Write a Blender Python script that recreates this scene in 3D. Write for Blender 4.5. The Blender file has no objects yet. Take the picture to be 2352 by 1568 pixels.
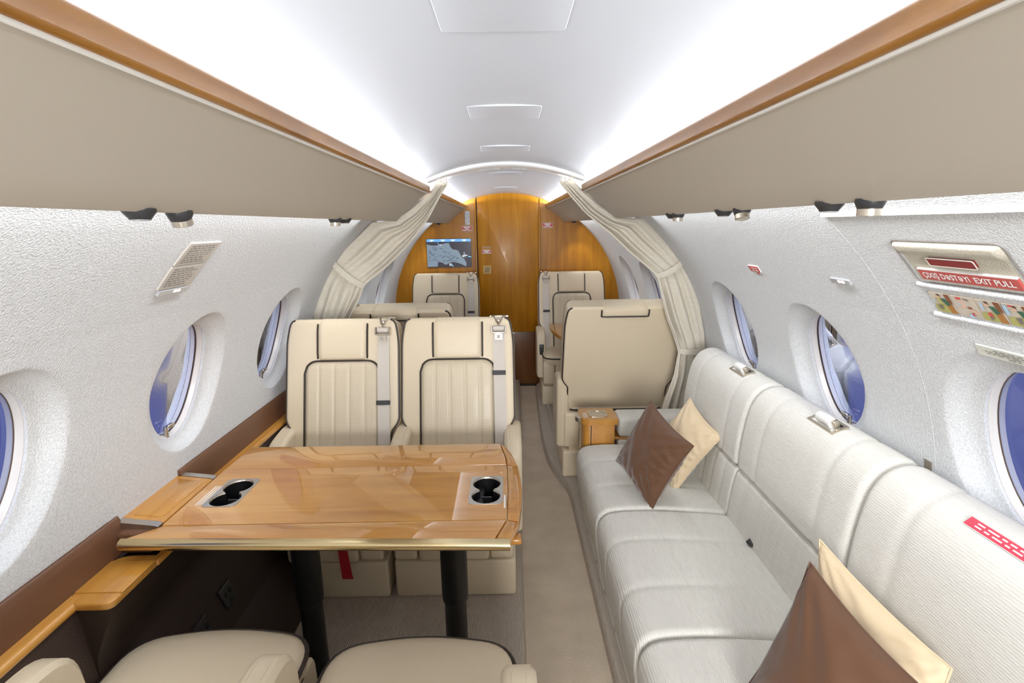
import bpy, bmesh, math, random
from mathutils import Vector, Matrix
random.seed(7)
C = bpy.context.scene.collection
SC = bpy.context.scene
PI = math.pi

# ------------------------------------------------------------------ camera, world, exposure, lamps
CAM_POS = Vector((0.0, 0.0, 1.55))
FPX, VPX, VPY, ROLL = 1160.0, 1163.0, 518.0, math.radians(0.9)
_a = Vector(((VPX-1176)/FPX, -(VPY-784)/FPX, -1.0)).normalized()      # cabin axis seen from the camera
_u = Vector((-math.sin(ROLL), math.cos(ROLL), 0)); _u = (_u - _a*_u.dot(_a)).normalized()
_r = _a.cross(_u)
cam = bpy.data.objects.new('camera', bpy.data.cameras.new('camera')); C.objects.link(cam)
cam.data.sensor_width = 36.0; cam.data.lens = FPX/2352*36
cam.data.clip_start = 0.02; cam.data.clip_end = 60
cam.matrix_world = Matrix.Translation(CAM_POS) @ Matrix((_r, _a, _u)).to_4x4()
SC.camera = cam
SC.view_settings.view_transform = 'Standard'; SC.view_settings.look = 'None'
SC.view_settings.gamma = 1.0; SC.view_settings.use_curve_mapping = False
SC.view_settings.exposure = 0.88
W = bpy.data.worlds.new('world'); SC.world = W; W.use_nodes = True
W.node_tree.nodes['Background'].inputs[0].default_value = (0.065, 0.075, 0.20, 1)
W.node_tree.nodes['Background'].inputs[1].default_value = 1.0

def area(name, loc, direction, sx, sy, power, col=(1, 1, 1), spread=180):
    l = bpy.data.lights.new(name, 'AREA'); l.shape = 'RECTANGLE'; l.size = sx; l.size_y = sy
    l.energy = power; l.color = col; l.spread = math.radians(spread)
    o = bpy.data.objects.new(name, l); C.objects.link(o)
    d = Vector(direction).normalized(); yv = Vector((0, 1, 0))
    xv = yv.cross(-d).normalized(); yv = (-d).cross(xv)
    o.matrix_world = Matrix.Translation(loc) @ Matrix((xv, yv, -d)).transposed().to_4x4()
    return o
def spot(name, loc, target, power, ang, col=(1, .93, .82), blend=.6):
    l = bpy.data.lights.new(name, 'SPOT'); l.energy = power; l.color = col
    l.spot_size = math.radians(ang); l.spot_blend = blend; l.shadow_soft_size = .015
    o = bpy.data.objects.new(name, l); C.objects.link(o); o.location = loc
    o.rotation_euler = (Vector(target)-Vector(loc)).to_track_quat('-Z', 'Y').to_euler()
COOL = (0.94, 0.97, 1.0)
COVE, WASH, FILL = 3.7, .85, 18.5
for s in (-1, 1):
    for y0, y1 in ((-1.55, 2.42), (2.70, 4.76)):
        L = y1-y0
        area('cove_lamp', (s*.418, (y0+y1)/2, 1.731), (-s*.72, 0, .69), .016, L, COVE*L, COOL)     # behind the wood lip, washing the ceiling
        area('wash_lamp', (s*.640, (y0+y1)/2, 1.590), (s*.55, 0, -.84), .03, L-.04, WASH*L, COOL, 105)  # under the bins, washing the side wall

for y in (-1.45,):                           # added fill light, unseen behind the camera, brightens the surfaces facing it
    area('fill_lamp', (0, y, 1.42), (0, .985, -.17), .80, .70, FILL, (.97, .985, 1), 120)

# ------------------------------------------------------------------ helpers
def tag(o, label=None, cat=None, group=None, kind=None):
    if label: o['label'] = label
    if cat: o['category'] = cat
    if group: o['group'] = group
    if kind: o['kind'] = kind
    return o
def thing(name, label, cat, loc=(0, 0, 0), rz=0, group=None):
    o = bpy.data.objects.new(name, None); C.objects.link(o)
    o.location = loc; o.rotation_euler = (0, 0, rz); o.empty_display_size = .1
    return tag(o, label, cat, group)
def pyd(name, v, f, mat, parent=None, sharp=40, loc=None, rot=None, mats=None, fm=None):
    me = bpy.data.meshes.new(name); me.from_pydata([tuple(p) for p in v], [], f)
    for m in (mats or [mat]): me.materials.append(m)
    if fm:
        for p, i in zip(me.polygons, fm): p.material_index = i
    bm = bmesh.new(); bm.from_mesh(me); bmesh.ops.recalc_face_normals(bm, faces=bm.faces); bm.to_mesh(me); bm.free()
    for p in me.polygons: p.use_smooth = True
    me.set_sharp_from_angle(angle=math.radians(sharp))
    o = bpy.data.objects.new(name, me); C.objects.link(o)
    if parent: o.parent = parent
    if loc: o.location = loc
    if rot: o.rotation_euler = rot
    return o
class MB:                                    # collects shapes into one mesh
    def __init__(s): s.v, s.f = [], []
    def add(s, v, f):
        n = len(s.v); s.v += [tuple(p) for p in v]; s.f += [tuple(i+n for i in q) for q in f]; return s
    def obj(s, name, mat, parent=None, **k): return pyd(name, s.v, s.f, mat, parent, **k)
def grid(fn, nu, nv):
    v = [fn(i/nu, j/nv) for j in range(nv+1) for i in range(nu+1)]
    f = [(j*(nu+1)+i, j*(nu+1)+i+1, (j+1)*(nu+1)+i+1, (j+1)*(nu+1)+i) for j in range(nv) for i in range(nu)]
    return v, f
def rings(rs, closed=True, caps=True):       # loft between rings with equal vertex counts
    n = len(rs[0]); v = [p for r in rs for p in r]; f = []
    m = n if closed else n-1
    for k in range(len(rs)-1):
        for i in range(m):
            j = (i+1) % n; f.append((k*n+i, k*n+j, (k+1)*n+j, (k+1)*n+i))
    if caps:
        f.append(tuple(reversed(range(n)))); f.append(tuple(range((len(rs)-1)*n, len(rs)*n)))
    return v, f
def rbox(x0, x1, y0, y1, z0, z1, r=.01, seg=3):
    bm = bmesh.new(); bmesh.ops.create_cube(bm, size=1)
    for q in bm.verts: q.co = Vector(((x0+x1)/2+q.co.x*(x1-x0), (y0+y1)/2+q.co.y*(y1-y0), (z0+z1)/2+q.co.z*(z1-z0)))
    r = min(r, .49*min(x1-x0, y1-y0, z1-z0))
    if r > 0: bmesh.ops.bevel(bm, geom=bm.edges[:], offset=r, segments=seg, profile=.5, affect='EDGES')
    v = [q.co.copy() for q in bm.verts]; bm.verts.index_update(); f = [tuple(x.index for x in q.verts) for q in bm.faces]; bm.free()
    return v, f
def area2(p): return sum(p[i][0]*p[(i+1) % len(p)][1]-p[(i+1) % len(p)][0]*p[i][1] for i in range(len(p)))/2
def offset(p, d):                            # moves a closed 2D outline inwards by d
    n = len(p); s = 1 if area2(p) > 0 else -1; out = []
    for i in range(n):
        a, b, c = p[i-1], p[i], p[(i+1) % n]
        e1 = Vector((b[0]-a[0], b[1]-a[1])); e2 = Vector((c[0]-b[0], c[1]-b[1]))
        if e1.length < 1e-7: e1 = e2
        if e2.length < 1e-7: e2 = e1
        n1 = Vector((-e1.y, e1.x)).normalized()*s; n2 = Vector((-e2.y, e2.x)).normalized()*s
        m = n1+n2
        m = m/max(m.dot(n1), .35) if m.length > 1e-6 else n1
        out.append((b[0]+m.x*d, b[1]+m.y*d))
    return out
def fillet(p, rad, seg=5):                   # rounds the corners of a closed 2D polygon; rad is one number or one per corner
    n = len(p); out = []
    for i in range(n):
        r = rad[i] if isinstance(rad, (list, tuple)) else rad
        a, b, c = Vector(p[i-1]), Vector(p[i]), Vector(p[(i+1) % n])
        d1 = (a-b); d2 = (c-b); l1, l2 = d1.length, d2.length; d1 /= l1; d2 /= l2
        if r <= 0: out.append(tuple(b)); continue
        t = min(r, .48*l1, .48*l2)
        for k in range(seg+1):
            q = k/seg
            out.append(tuple((b+d1*t)*(1-q)**2 + b*2*q*(1-q) + (b+d2*t)*q*q))
    return out
def slab(out, t, bev, to3, seg=4):  # outline extruded from depth 0 to t, rounded front rim; to3(a, b, d) -> point
    rs = [[to3(a, b, 0) for a, b in offset(out, bev*.6)], [to3(a, b, bev*.6) for a, b in out], [to3(a, b, t-bev) for a, b in out]]
    for k in range(1, seg+1):
        q = k/seg*PI/2
        rs.append([to3(a, b, t-bev+bev*math.sin(q)) for a, b in offset(out, bev*(1-math.cos(q)))])
    return rings(rs)
def tube(path, r, n=8, closed=False):
    P = [Vector(p) for p in path]; m = len(P); rs = []; up = Vector((.13, .31, .94)); prev = None
    for i in range(m):
        if closed: t = P[(i+1) % m]-P[i-1]
        else: t = P[min(i+1, m-1)]-P[max(i-1, 0)]
        t.normalize()
        if prev is None: s = t.cross(up).normalized()
        else: s = (prev-t*prev.dot(t)).normalized()
        prev = s; b = t.cross(s)
        rs.append([P[i]+(s*math.cos(2*PI*k/n)+b*math.sin(2*PI*k/n))*r for k in range(n)])
    if closed: rs.append(rs[0])
    return rings(rs, caps=not closed)
def lathe(prof, n=20, mat4=None):            # prof of (radius, z)
    rs = [[Vector((r*math.cos(2*PI*k/n), r*math.sin(2*PI*k/n), z)) for k in range(n)] for r, z in prof]
    if mat4: rs = [[mat4 @ p for p in r] for r in rs]
    return rings(rs)
def holed(outer, holes, z0, z1, T=lambda p: p):   # flat plate with holes, walls included
    bm = bmesh.new(); loops = []
    for lp in [outer]+holes:
        vs = [bm.verts.new((a, b, z1)) for a, b in lp]; loops.append(vs)
        for i in range(len(vs)): bm.edges.new((vs[i-1], vs[i]))
    bmesh.ops.triangle_fill(bm, use_beauty=True, edges=bm.edges[:])
    top = [f for f in bm.faces]
    d = {}
    for vs in loops:
        for q in vs: d[q] = bm.verts.new((q.co.x, q.co.y, z0))
    for f in top: bm.faces.new([d[q] for q in reversed(f.verts)])
    for vs in loops:
        for i in range(len(vs)): bm.faces.new((vs[i-1], vs[i], d[vs[i]], d[vs[i-1]]))
    bmesh.ops.recalc_face_normals(bm, faces=bm.faces)
    bm.verts.index_update(); v = [T(q.co.copy()) for q in bm.verts]; f = [tuple(x.index for x in q.verts) for q in bm.faces]; bm.free()
    return v, f
def text_mesh(body, size, align='CENTER', bold=0.0):   # flat letters as vertices and faces in the XY plane
    cu = bpy.data.curves.new('lettering', 'FONT'); cu.body = body; cu.size = size; cu.align_x = align; cu.align_y = 'CENTER'; cu.offset = bold
    cu.resolution_u = 3
    o = bpy.data.objects.new('lettering', cu); C.objects.link(o)
    dg = bpy.context.evaluated_depsgraph_get(); me = bpy.data.meshes.new_from_object(o.evaluated_get(dg))
    v = [q.co.copy() for q in me.vertices]; f = [tuple(p.vertices) for p in me.polygons]
    bpy.data.objects.remove(o); bpy.data.curves.remove(cu); bpy.data.meshes.remove(me)
    return v, f
def smooth(t): t = max(0, min(1, t)); return t*t*(3-2*t)
def lerp(a, b, t): return a+(b-a)*t
def poly_at(pts, t):                          # point along a polyline given by (t, x, z) rows
    for (t0, *p), (t1, *q) in zip(pts, pts[1:]):
        if t <= t1: w = (t-t0)/(t1-t0); return [lerp(a, b, w) for a, b in zip(p, q)]
    return list(pts[-1][1:])

# ------------------------------------------------------------------ materials
def mat(name, col, rough=.5, metal=0, coat=0, spec=.5, bump=None, var=None, sheen=0, emit=None, estr=1, coatr=.03):
    """bump = (scale, strength, stretch xyz) noise relief; var = (scale, stretch, colour2, contrast) noise tint"""
    m = bpy.data.materials.new(name); m.use_nodes = True; nt = m.node_tree; b = nt.nodes['Principled BSDF']
    b.inputs['Base Color'].default_value = (*col, 1); b.inputs['Roughness'].default_value = rough
    b.inputs['Metallic'].default_value = metal; b.inputs['Coat Weight'].default_value = coat; b.inputs['Coat Roughness'].default_value = coatr
    b.inputs['Specular IOR Level'].default_value = spec; b.inputs['Sheen Weight'].default_value = sheen
    if emit: b.inputs['Emission Color'].default_value = (*emit, 1); b.inputs['Emission Strength'].default_value = estr
    tc = None
    def noise(scale, stretch, detail=3):
        nonlocal tc
        if tc is None: tc = nt.nodes.new('ShaderNodeTexCoord')
        mp = nt.nodes.new('ShaderNodeMapping'); mp.inputs['Scale'].default_value = stretch
        nt.links.new(tc.outputs['Object'], mp.inputs[0])
        n = nt.nodes.new('ShaderNodeTexNoise'); n.inputs['Scale'].default_value = scale; n.inputs['Detail'].default_value = detail
        nt.links.new(mp.outputs[0], n.inputs['Vector']); return n
    if var:
        n = noise(var[0], var[1], 4); r = nt.nodes.new('ShaderNodeValToRGB')
        r.color_ramp.elements[0].position = .5-var[3]; r.color_ramp.elements[1].position = .5+var[3]
        r.color_ramp.elements[0].color = (*col, 1); r.color_ramp.elements[1].color = (*var[2], 1)
        nt.links.new(n.outputs['Fac'], r.inputs[0]); nt.links.new(r.outputs[0], b.inputs['Base Color'])
    if bump:
        n = noise(bump[0], bump[2], 2); bp = nt.nodes.new('ShaderNodeBump'); bp.inputs['Strength'].default_value = bump[1]; bp.inputs['Distance'].default_value = .004
        nt.links.new(n.outputs['Fac'], bp.inputs['Height']); nt.links.new(bp.outputs[0], b.inputs['Normal'])
    return m
def wood(name, dark, midc, light, stretch, coat=1.0, scale=3.0, rough=.35):
    m = bpy.data.materials.new(name); m.use_nodes = True; nt = m.node_tree; b = nt.nodes['Principled BSDF']
    tc = nt.nodes.new('ShaderNodeTexCoord'); mp = nt.nodes.new('ShaderNodeMapping'); mp.inputs['Scale'].default_value = stretch
    nt.links.new(tc.outputs['Object'], mp.inputs[0])
    n = nt.nodes.new('ShaderNodeTexNoise'); n.inputs['Scale'].default_value = scale; n.inputs['Detail'].default_value = 6; n.inputs['Roughness'].default_value = .62; n.inputs['Distortion'].default_value = .6
    nt.links.new(mp.outputs[0], n.inputs['Vector'])
    n2 = nt.nodes.new('ShaderNodeTexNoise'); n2.inputs['Scale'].default_value = 2.2; n2.inputs['Detail'].default_value = 2
    nt.links.new(tc.outputs['Object'], n2.inputs['Vector'])
    mx = nt.nodes.new('ShaderNodeMath'); mx.operation = 'MULTIPLY_ADD'; mx.inputs[1].default_value = .65; nt.links.new(n.outputs['Fac'], mx.inputs[0])
    m2 = nt.nodes.new('ShaderNodeMath'); m2.operation = 'MULTIPLY'; m2.inputs[1].default_value = .35; nt.links.new(n2.outputs['Fac'], m2.inputs[0]); nt.links.new(m2.outputs[0], mx.inputs[2])
    r = nt.nodes.new('ShaderNodeValToRGB'); e = r.color_ramp.elements
    e[0].position = .33; e[0].color = (*dark, 1); e[1].position = .68; e[1].color = (*light, 1)
    k = e.new(.5); k.color = (*midc, 1)
    nt.links.new(mx.outputs[0], r.inputs[0]); nt.links.new(r.outputs[0], b.inputs['Base Color'])
    b.inputs['Roughness'].default_value = rough; b.inputs['Coat Weight'].default_value = coat; b.inputs['Coat Roughness'].default_value = .02
    return m
def perforated(name, col, dot, pitch, rad, ax=(0, 2)):   # fine punched dots on leather
    m = mat(name, col, .5, coat=.05); nt = m.node_tree; b = nt.nodes['Principled BSDF']
    tc = nt.nodes.new('ShaderNodeTexCoord'); mp = nt.nodes.new('ShaderNodeMapping'); mp.inputs['Scale'].default_value = (1/pitch,)*3
    nt.links.new(tc.outputs['Object'], mp.inputs[0])
    fr = nt.nodes.new('ShaderNodeVectorMath'); fr.operation = 'FRACTION'; nt.links.new(mp.outputs[0], fr.inputs[0])
    sb = nt.nodes.new('ShaderNodeVectorMath'); sb.operation = 'SUBTRACT'; sb.inputs[1].default_value = (.5,)*3; nt.links.new(fr.outputs[0], sb.inputs[0])
    ml = nt.nodes.new('ShaderNodeVectorMath'); ml.operation = 'MULTIPLY'; ml.inputs[1].default_value = [1 if i in ax else 0 for i in range(3)]; nt.links.new(sb.outputs[0], ml.inputs[0])
    ln = nt.nodes.new('ShaderNodeVectorMath'); ln.operation = 'LENGTH'; nt.links.new(ml.outputs[0], ln.inputs[0])
    lt = nt.nodes.new('ShaderNodeMath'); lt.operation = 'LESS_THAN'; lt.inputs[1].default_value = rad; nt.links.new(ln.outputs['Value'], lt.inputs[0])
    mx = nt.nodes.new('ShaderNodeMix'); mx.data_type = 'RGBA'; mx.inputs['A'].default_value = (*col, 1); mx.inputs['B'].default_value = (*dot, 1)
    nt.links.new(lt.outputs[0], mx.inputs['Factor']); nt.links.new(mx.outputs['Result'], b.inputs['Base Color'])
    return m
def ribbed(m, axis, freq, strength):          # adds fine parallel ribs to a material's relief
    nt = m.node_tree; b = nt.nodes['Principled BSDF']
    tc = nt.nodes.new('ShaderNodeTexCoord'); w = nt.nodes.new('ShaderNodeTexWave'); w.bands_direction = axis; w.inputs['Scale'].default_value = freq; w.inputs['Distortion'].default_value = 1.2; w.inputs['Detail'].default_value = 2; w.inputs['Detail Scale'].default_value = 3
    nt.links.new(tc.outputs['Object'], w.inputs['Vector'])
    bp = nt.nodes.new('ShaderNodeBump'); bp.inputs['Strength'].default_value = strength; bp.inputs['Distance'].default_value = .003
    nt.links.new(w.outputs['Fac'], bp.inputs['Height'])
    old = b.inputs['Normal'].links
    if old: nt.links.new(old[0].from_socket, bp.inputs['Normal'])
    nt.links.new(bp.outputs[0], b.inputs['Normal']); return m
CREAM = (.76, .645, .47)
M_CEIL = mat('ceiling_liner', (.445, .463, .50), .38, spec=.4)
M_RING = mat('ring_white', (.82, .82, .82), .3)
M_WALL = mat('wall_fabric', (.585, .592, .60), .9, spec=.15, bump=(300, .5, (1, 1, .6)), var=(330, (1, 1, .55), (.71, .718, .727), .13))
M_BIN = mat('bin_leather', (.50, .45, .375), .5, spec=.35)
M_LIP = mat('bin_lip', (.66, .63, .57), .45)
M_CREAM = mat('cream_leather', CREAM, .42, coat=.06, spec=.4, bump=(420, .05, (1, 1, 1)), coatr=.35)
M_CREAMD = mat('cream_leather_back', (.72, .60, .42), .42, coat=.06, spec=.4, bump=(420, .05, (1, 1, 1)), coatr=.35)
M_PIPE = mat('dark_piping', (.045, .033, .027), .45)
M_PERF = perforated('perforated_leather', (.72, .62, .46), (.42, .33, .21), .0075, .2)
M_BELT = mat('belt_webbing', (.66, .60, .535), .7, bump=(500, .1, (1, 1, .2)))
M_BAND = mat('belt_band', (.045, .045, .05), .6)
M_NICKEL = mat('brushed_nickel', (.62, .56, .47), .28, metal=1)
M_STEEL = mat('steel', (.60, .57, .53), .32, metal=1)
M_GOLD = mat('champagne_metal', (.72, .58, .33), .22, metal=1)
M_TABLE = wood('table_wood', (.47, .19, .026), (.62, .285, .05), (.72, .385, .092), (.8, 6, 4), scale=2.2)
M_TABLE.node_tree.nodes['Principled BSDF'].inputs['Coat IOR'].default_value = 1.8
M_TRIMW = wood('trim_wood', (.19, .070, .006), (.28, .115, .012), (.39, .175, .024), (9, .9, 9), coat=.25)
M_LEDGEW = wood('ledge_wood', (.47, .20, .028), (.58, .27, .045), (.68, .36, .075), (9, .7, 9), rough=.3)
M_BULK = wood('bulkhead_wood', (.33, .118, .003), (.46, .185, .006), (.58, .265, .016), (7, 4, .55), scale=2.4, coat=.12, rough=.32)
M_BULK.node_tree.nodes['Principled BSDF'].inputs['Specular IOR Level'].default_value = .3
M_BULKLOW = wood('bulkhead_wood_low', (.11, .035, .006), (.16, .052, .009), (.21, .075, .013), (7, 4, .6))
M_CAB = wood('cabinet_wood', (.42, .17, .022), (.52, .23, .035), (.60, .29, .055), (9, 9, .8))
M_SEAM = mat('dark_gap', (.03, .018, .01), .7)
M_CARPET = mat('aisle_carpet', (.56, .465, .35), .95, spec=.1, bump=(170, .5, (1, 1, 1)), var=(6, (1, 1, 1), (.68, .57, .44), .2))
M_CARPETR = ribbed(mat('plinth_carpet', (.44, .375, .305), .95, spec=.1, bump=(240, .35, (1, 1, 1)), var=(170, (1, .15, 1), (.55, .48, .40), .25)), 'X', 45, .5)
M_SOFA = ribbed(mat('sofa_fabric', (.70, .68, .625), .88, spec=.15, bump=(300, .25, (1, .3, 1)), var=(120, (1, .2, 1), (.77, .75, .70), .3)), 'X', 60, .3)
M_SOFAB = ribbed(mat('sofa_back_fabric', (.70, .68, .625), .88, spec=.15, bump=(300, .25, (1, .3, 1)), var=(160, (1, .2, 1), (.77, .75, .70), .3)), 'Z', 52, .18)
M_BROWN = mat('brown_leather', (.155, .070, .036), .38, coat=.1, coatr=.3)
M_DARK = mat('dark_brown_panel', (.034, .020, .015), .5)
M_DPERF = perforated('dark_perforated_panel', (.045, .026, .020), (.085, .06, .05), .010, .12, ax=(1, 2))
M_BLACK = mat('black_paint', (.006, .006, .007), .42)
M_PLASTIC = mat('dark_plastic', (.03, .03, .032), .35)
M_CURT = mat('curtain_linen', (.66, .60, .50), .85, spec=.15, sheen=.1, bump=(260, .3, (.25, 1, 1)), var=(140, (.2, 1, 1), (.74, .69, .59), .28))
M_SATINB = mat('brown_satin', (.125, .056, .026), .55, sheen=.35, spec=.3, bump=(9, .25, (1, 1, 1)))
M_SATING = mat('beige_satin', (.70, .55, .36), .5, sheen=.3, spec=.3, bump=(9, .2, (1, 1, 1)))
M_REVEAL = mat('window_reveal', (.66, .63, .61), .3)
M_SEAL = mat('window_seal', (.09, .055, .035), .4)
M_RED = mat('sign_red', (.55, .035, .035), .45)
M_PINK = mat('label_red', (.62, .035, .075), .4)
M_WHITE = mat('sign_white', (.85, .84, .82), .45)
M_PLAC = mat('placard_paper', (.52, .485, .435), .5)
M_INK = mat('ink_grey', (.22, .20, .185), .6)
M_GREY = mat('sign_grey', (.42, .42, .43), .4)
M_REDDARK = mat('handle_red', (.22, .012, .012), .5)
M_STRAP = mat('red_strap', (.45, .01, .02), .6)
def glass_mat():
    m = bpy.data.materials.new('window_glass'); m.use_nodes = True; nt = m.node_tree
    for n in list(nt.nodes): nt.nodes.remove(n)
    o = nt.nodes.new('ShaderNodeOutputMaterial'); mix = nt.nodes.new('ShaderNodeMixShader')
    t = nt.nodes.new('ShaderNodeBsdfTransparent'); t.inputs[0].default_value = (.78, .82, .92, 1)
    g = nt.nodes.new('ShaderNodeBsdfGlossy'); g.inputs['Roughness'].default_value = .03; g.inputs['Color'].default_value = (.72, .78, 1, 1)
    fr = nt.nodes.new('ShaderNodeFresnel'); fr.inputs[0].default_value = 1.13
    nt.links.new(fr.outputs[0], mix.inputs[0]); nt.links.new(t.outputs[0], mix.inputs[1]); nt.links.new(g.outputs[0], mix.inputs[2]); nt.links.new(mix.outputs[0], o.inputs[0])
    return m
M_GLASS = glass_mat()

# ------------------------------------------------------------------ cabin shell
RW, ZC = 1.07, .75                            # side wall: part of a cylinder about the line x = 0, z = ZC
YF, YB = -1.6, 4.79                           # front end (behind the camera), aft bulkhead
PLAT = .07                                    # height of the carpeted seat platforms above the aisle
def wp(side, y, s, d=0.0):                    # point on the side wall; s is the arc length above z = ZC, d the depth outwards
    a = s/RW; return Vector((side*(RW+d)*math.cos(a), y, ZC+(RW+d)*math.sin(a)))
WY = [.905+.648*k for k in range(6)]; WS, HA, HB = .328, .128, .188   # window centres and half axes
CELL, S0, S1, STOP = .324, .04, .615, 1.06
def build_wall(side, name):
    mb = MB()
    ys0, ys1 = WY[0]-CELL, WY[-1]+CELL
    def patch(y0, y1, s0, s1, nu, nv): mb.add(*grid(lambda u, v: wp(side, lerp(y0, y1, u), lerp(s0, s1, v)), nu, nv))
    patch(YF, YB, -.78, S0, 20, 12); patch(YF, YB, S1, STOP, 20, 10)
    patch(YF, ys0, S0, S1, 8, 10); patch(ys1, YB, S0, S1, 4, 10)
    N = 56
    for yc in WY:
        ang = [2*PI*k/N for k in range(N)]
        hole = [(yc+HA*math.cos(a), WS+HB*math.sin(a)) for a in ang]
        sc = [(yc+(HA+.062)*math.cos(a), WS+.012+(HB+.050)*math.sin(a)) for a in ang]
        rect = []
        for a in ang:
            dx, dy = math.cos(a)*1.0, math.sin(a)*1.2
            k = min(CELL/abs(dx) if abs(dx) > 1e-6 else 9, ((S1-WS) if dy > 0 else (WS-S0))/abs(dy) if abs(dy) > 1e-6 else 9)
            rect.append((yc+dx*k, WS+dy*k))
        for cy, cs in ((yc+CELL, S1), (yc-CELL, S1), (yc-CELL, S0), (yc+CELL, S0)):   # snap the nearest ray to each corner
            i = min(range(N), key=lambda q: (rect[q][0]-cy)**2+(rect[q][1]-cs)**2); rect[i] = (cy, cs)
        rs = [[wp(side, y, s, .043) for y, s in hole], [wp(side, y, s, .036) for y, s in hole]]
        for t in (.12, .3, .5, .7, .86, .95, 1.0):
            rs.append([wp(side, lerp(h[0], q[0], t), lerp(h[1], q[1], t), .034*(1-smooth(t**1.6))) for h, q in zip(hole, sc)])
        for t in (.12, .35, .65, 1):
            rs.append([wp(side, lerp(q[0], r[0], t), lerp(q[1], r[1], t)) for q, r in zip(sc, rect)])
        mb.add(*rings(rs, caps=False))
    o = mb.obj(name, M_WALL, sharp=60); tag(o, kind='structure'); return o
wall_left, wall_right = build_wall(-1, 'wall_left'), build_wall(1, 'wall_right')
wn = 0
for side in (-1, 1):
    for yc in WY:
        wn += 1; N = 48
        def el(k, d, n=N): return [wp(side, yc+HA*k*math.cos(2*PI*i/n), WS+HB*k*math.sin(2*PI*i/n), d) for i in range(n)]
        root = tag(bpy.data.objects.new('window_%d' % wn, None), kind='structure'); C.objects.link(root)
        pyd('window_frame', *rings([el(1.05, .036), el(1.05, .043), el(1.0, .044), el(.988, .046), el(.984, .054), el(.972, .056), el(.966, .061), el(.958, .076), el(1.12, .08)], caps=False), M_REVEAL, root, sharp=50)
        pyd('window_seal', *tube(el(.965, .0615), .0016, 6, True), M_SEAL, root)
        v = el(.966, .063); v.append(wp(side, yc, WS, .063)); pyd('window_pane', v, [(i, (i+1) % N, N) for i in range(N)], M_GLASS, root)
        b = wp(side, yc-.02, WS-HB*.86, .050)
        mb = MB().add(*rbox(b.x-.005, b.x+.005, b.y-.006, b.y+.006, b.z-.03, b.z+.012, .003)).add(*rbox(b.x-.006-side*.010, b.x+.006-side*.010, b.y-.006, b.y+.026, b.z+.006, b.z+.018, .004))
        mb.obj('window_latch', M_NICKEL, root)
# ceiling: shallow vault
def cz(x): return .842+math.sqrt(1-x*x)
o = pyd('ceiling', *grid(lambda u, v: (lerp(-.60, .60, u), lerp(YF, YB+.03, v), cz(lerp(-.60, .60, u))), 48, 12), M_CEIL); tag(o, kind='structure'); ceiling = o
for y0, y1, hw in ((.50, .855, .094), (1.345, 1.50, .094), (1.99, 2.13, .094), (2.95, 3.12, .094), (4.05, 4.25, .094)):   # service hatches, a hair proud of the liner
    rs = [[(x, y, cz(x)-d) for x, y in offset(fillet([(-hw, y0), (hw, y0), (hw, y1), (-hw, y1)], .012, 3), e)] for d, e in ((-.004, 0), (.0006, 0), (.0012, .0008))]
    pyd('ceiling_panel', *rings(rs), M_CEIL, ceiling, sharp=30)
def arch(x0, x1, y0, y1, lo, n=40):           # band that follows the vault
    prof = [(y0, -.01), (y0, lo*.6), (y0+.006, lo), (y1-.006, lo), (y1, lo*.6), (y1, -.01)]
    return rings([[(lerp(x0, x1, i/n), y, cz(lerp(x0, x1, i/n))-d) for y, d in prof] for i in range(n+1)])
ring = pyd('trim_1', *arch(-.375, .375, 2.50, 2.68, .012), M_RING); tag(ring, kind='structure')
for x0, x1 in ((-.13, -.03), (.03, .105)): pyd('curtain_slot', *arch(x0, x1, 2.662, 2.686, .016, 8), M_GREY, ring)
# floors
tag(pyd('floor', *rbox(-.1, .5, YF, YB, -.05, 0, 0), M_CARPET), kind='structure')
def platform(name, out, m):
    rs = [[(x, y, z) for x, y in offset(out, e)] for e, z in ((0, -.04), (0, PLAT-.022), (.004, PLAT-.010), (.012, PLAT-.003), (.025, PLAT))]
    return tag(pyd(name, *rings(rs), m, sharp=50), kind='structure')
platform('floor_left', [(-1.0, YF), (.045, YF), (.045, 1.0), (.05, 2.1), (.085, 3.5), (.11, YB), (-1.0, YB)], M_CARPETR)
fr_ = platform('floor_right', fillet([(.345, YF), (1.0, YF), (1.0, YB), (.33, YB), (.255, 4.62), (.235, 3.55), (.245, 3.06), (.345, 2.70)], [0, 0, 0, 0, .05, .3, .18, .1], 6), M_CARPETR)
pyd('seat_track_cover', *rbox(.315, .345, 3.10, 4.25, PLAT-.002, PLAT+.014, .006), M_CARPETR, fr_)
# bulkhead at the aft end, wood; follows the section of the cabin
def section(n=24):
    p = [(-.80, .0)]
    for i in range(n+1): a = lerp(-.70, .99, i/n); p.append((-(RW+.02)*math.cos(a), ZC+(RW+.02)*math.sin(a)))
    for i in range(n+1): x = lerp(-.48, .48, i/n); p.append((x, cz(x)+.012))
    for i in range(n+1): a = lerp(.99, -.70, i/n); p.append(((RW+.02)*math.cos(a), ZC+(RW+.02)*math.sin(a)))
    p.append((.80, .0)); return p
sec = section()
wb = pyd('wall_back', *rings([[(x, YB+.012, z) for x, z in sec], [(x, YB+.06, z) for x, z in sec]]), M_BULK, sharp=30); tag(wb, kind='structure')
wf = pyd('wall_front', *rings([[(x, YF-.04, z) for x, z in sec], [(x, YF, z) for x, z in sec]]), M_BIN, sharp=30); tag(wf, kind='structure')
DX0, DX1 = -.272, .297
def panel_piece(name, x0, x1, z0, z1f, m, parent, top=None, y0=YB-.006, n=24):
    if z1f: out = [(x0, z0), (x1, z0), (x1, z1f), (x0, z1f)]
    else: out = [(x0, z0), (x1, z0)]+[(lerp(x1, x0, i/n), cz(lerp(x1, x0, i/n))-.007) for i in range(n+1)]
    return pyd(name, *slab(out, YB+.013-y0, .003, lambda a, b, d: (a, YB+.013-d, b), seg=2), m, parent, sharp=30)
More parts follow.
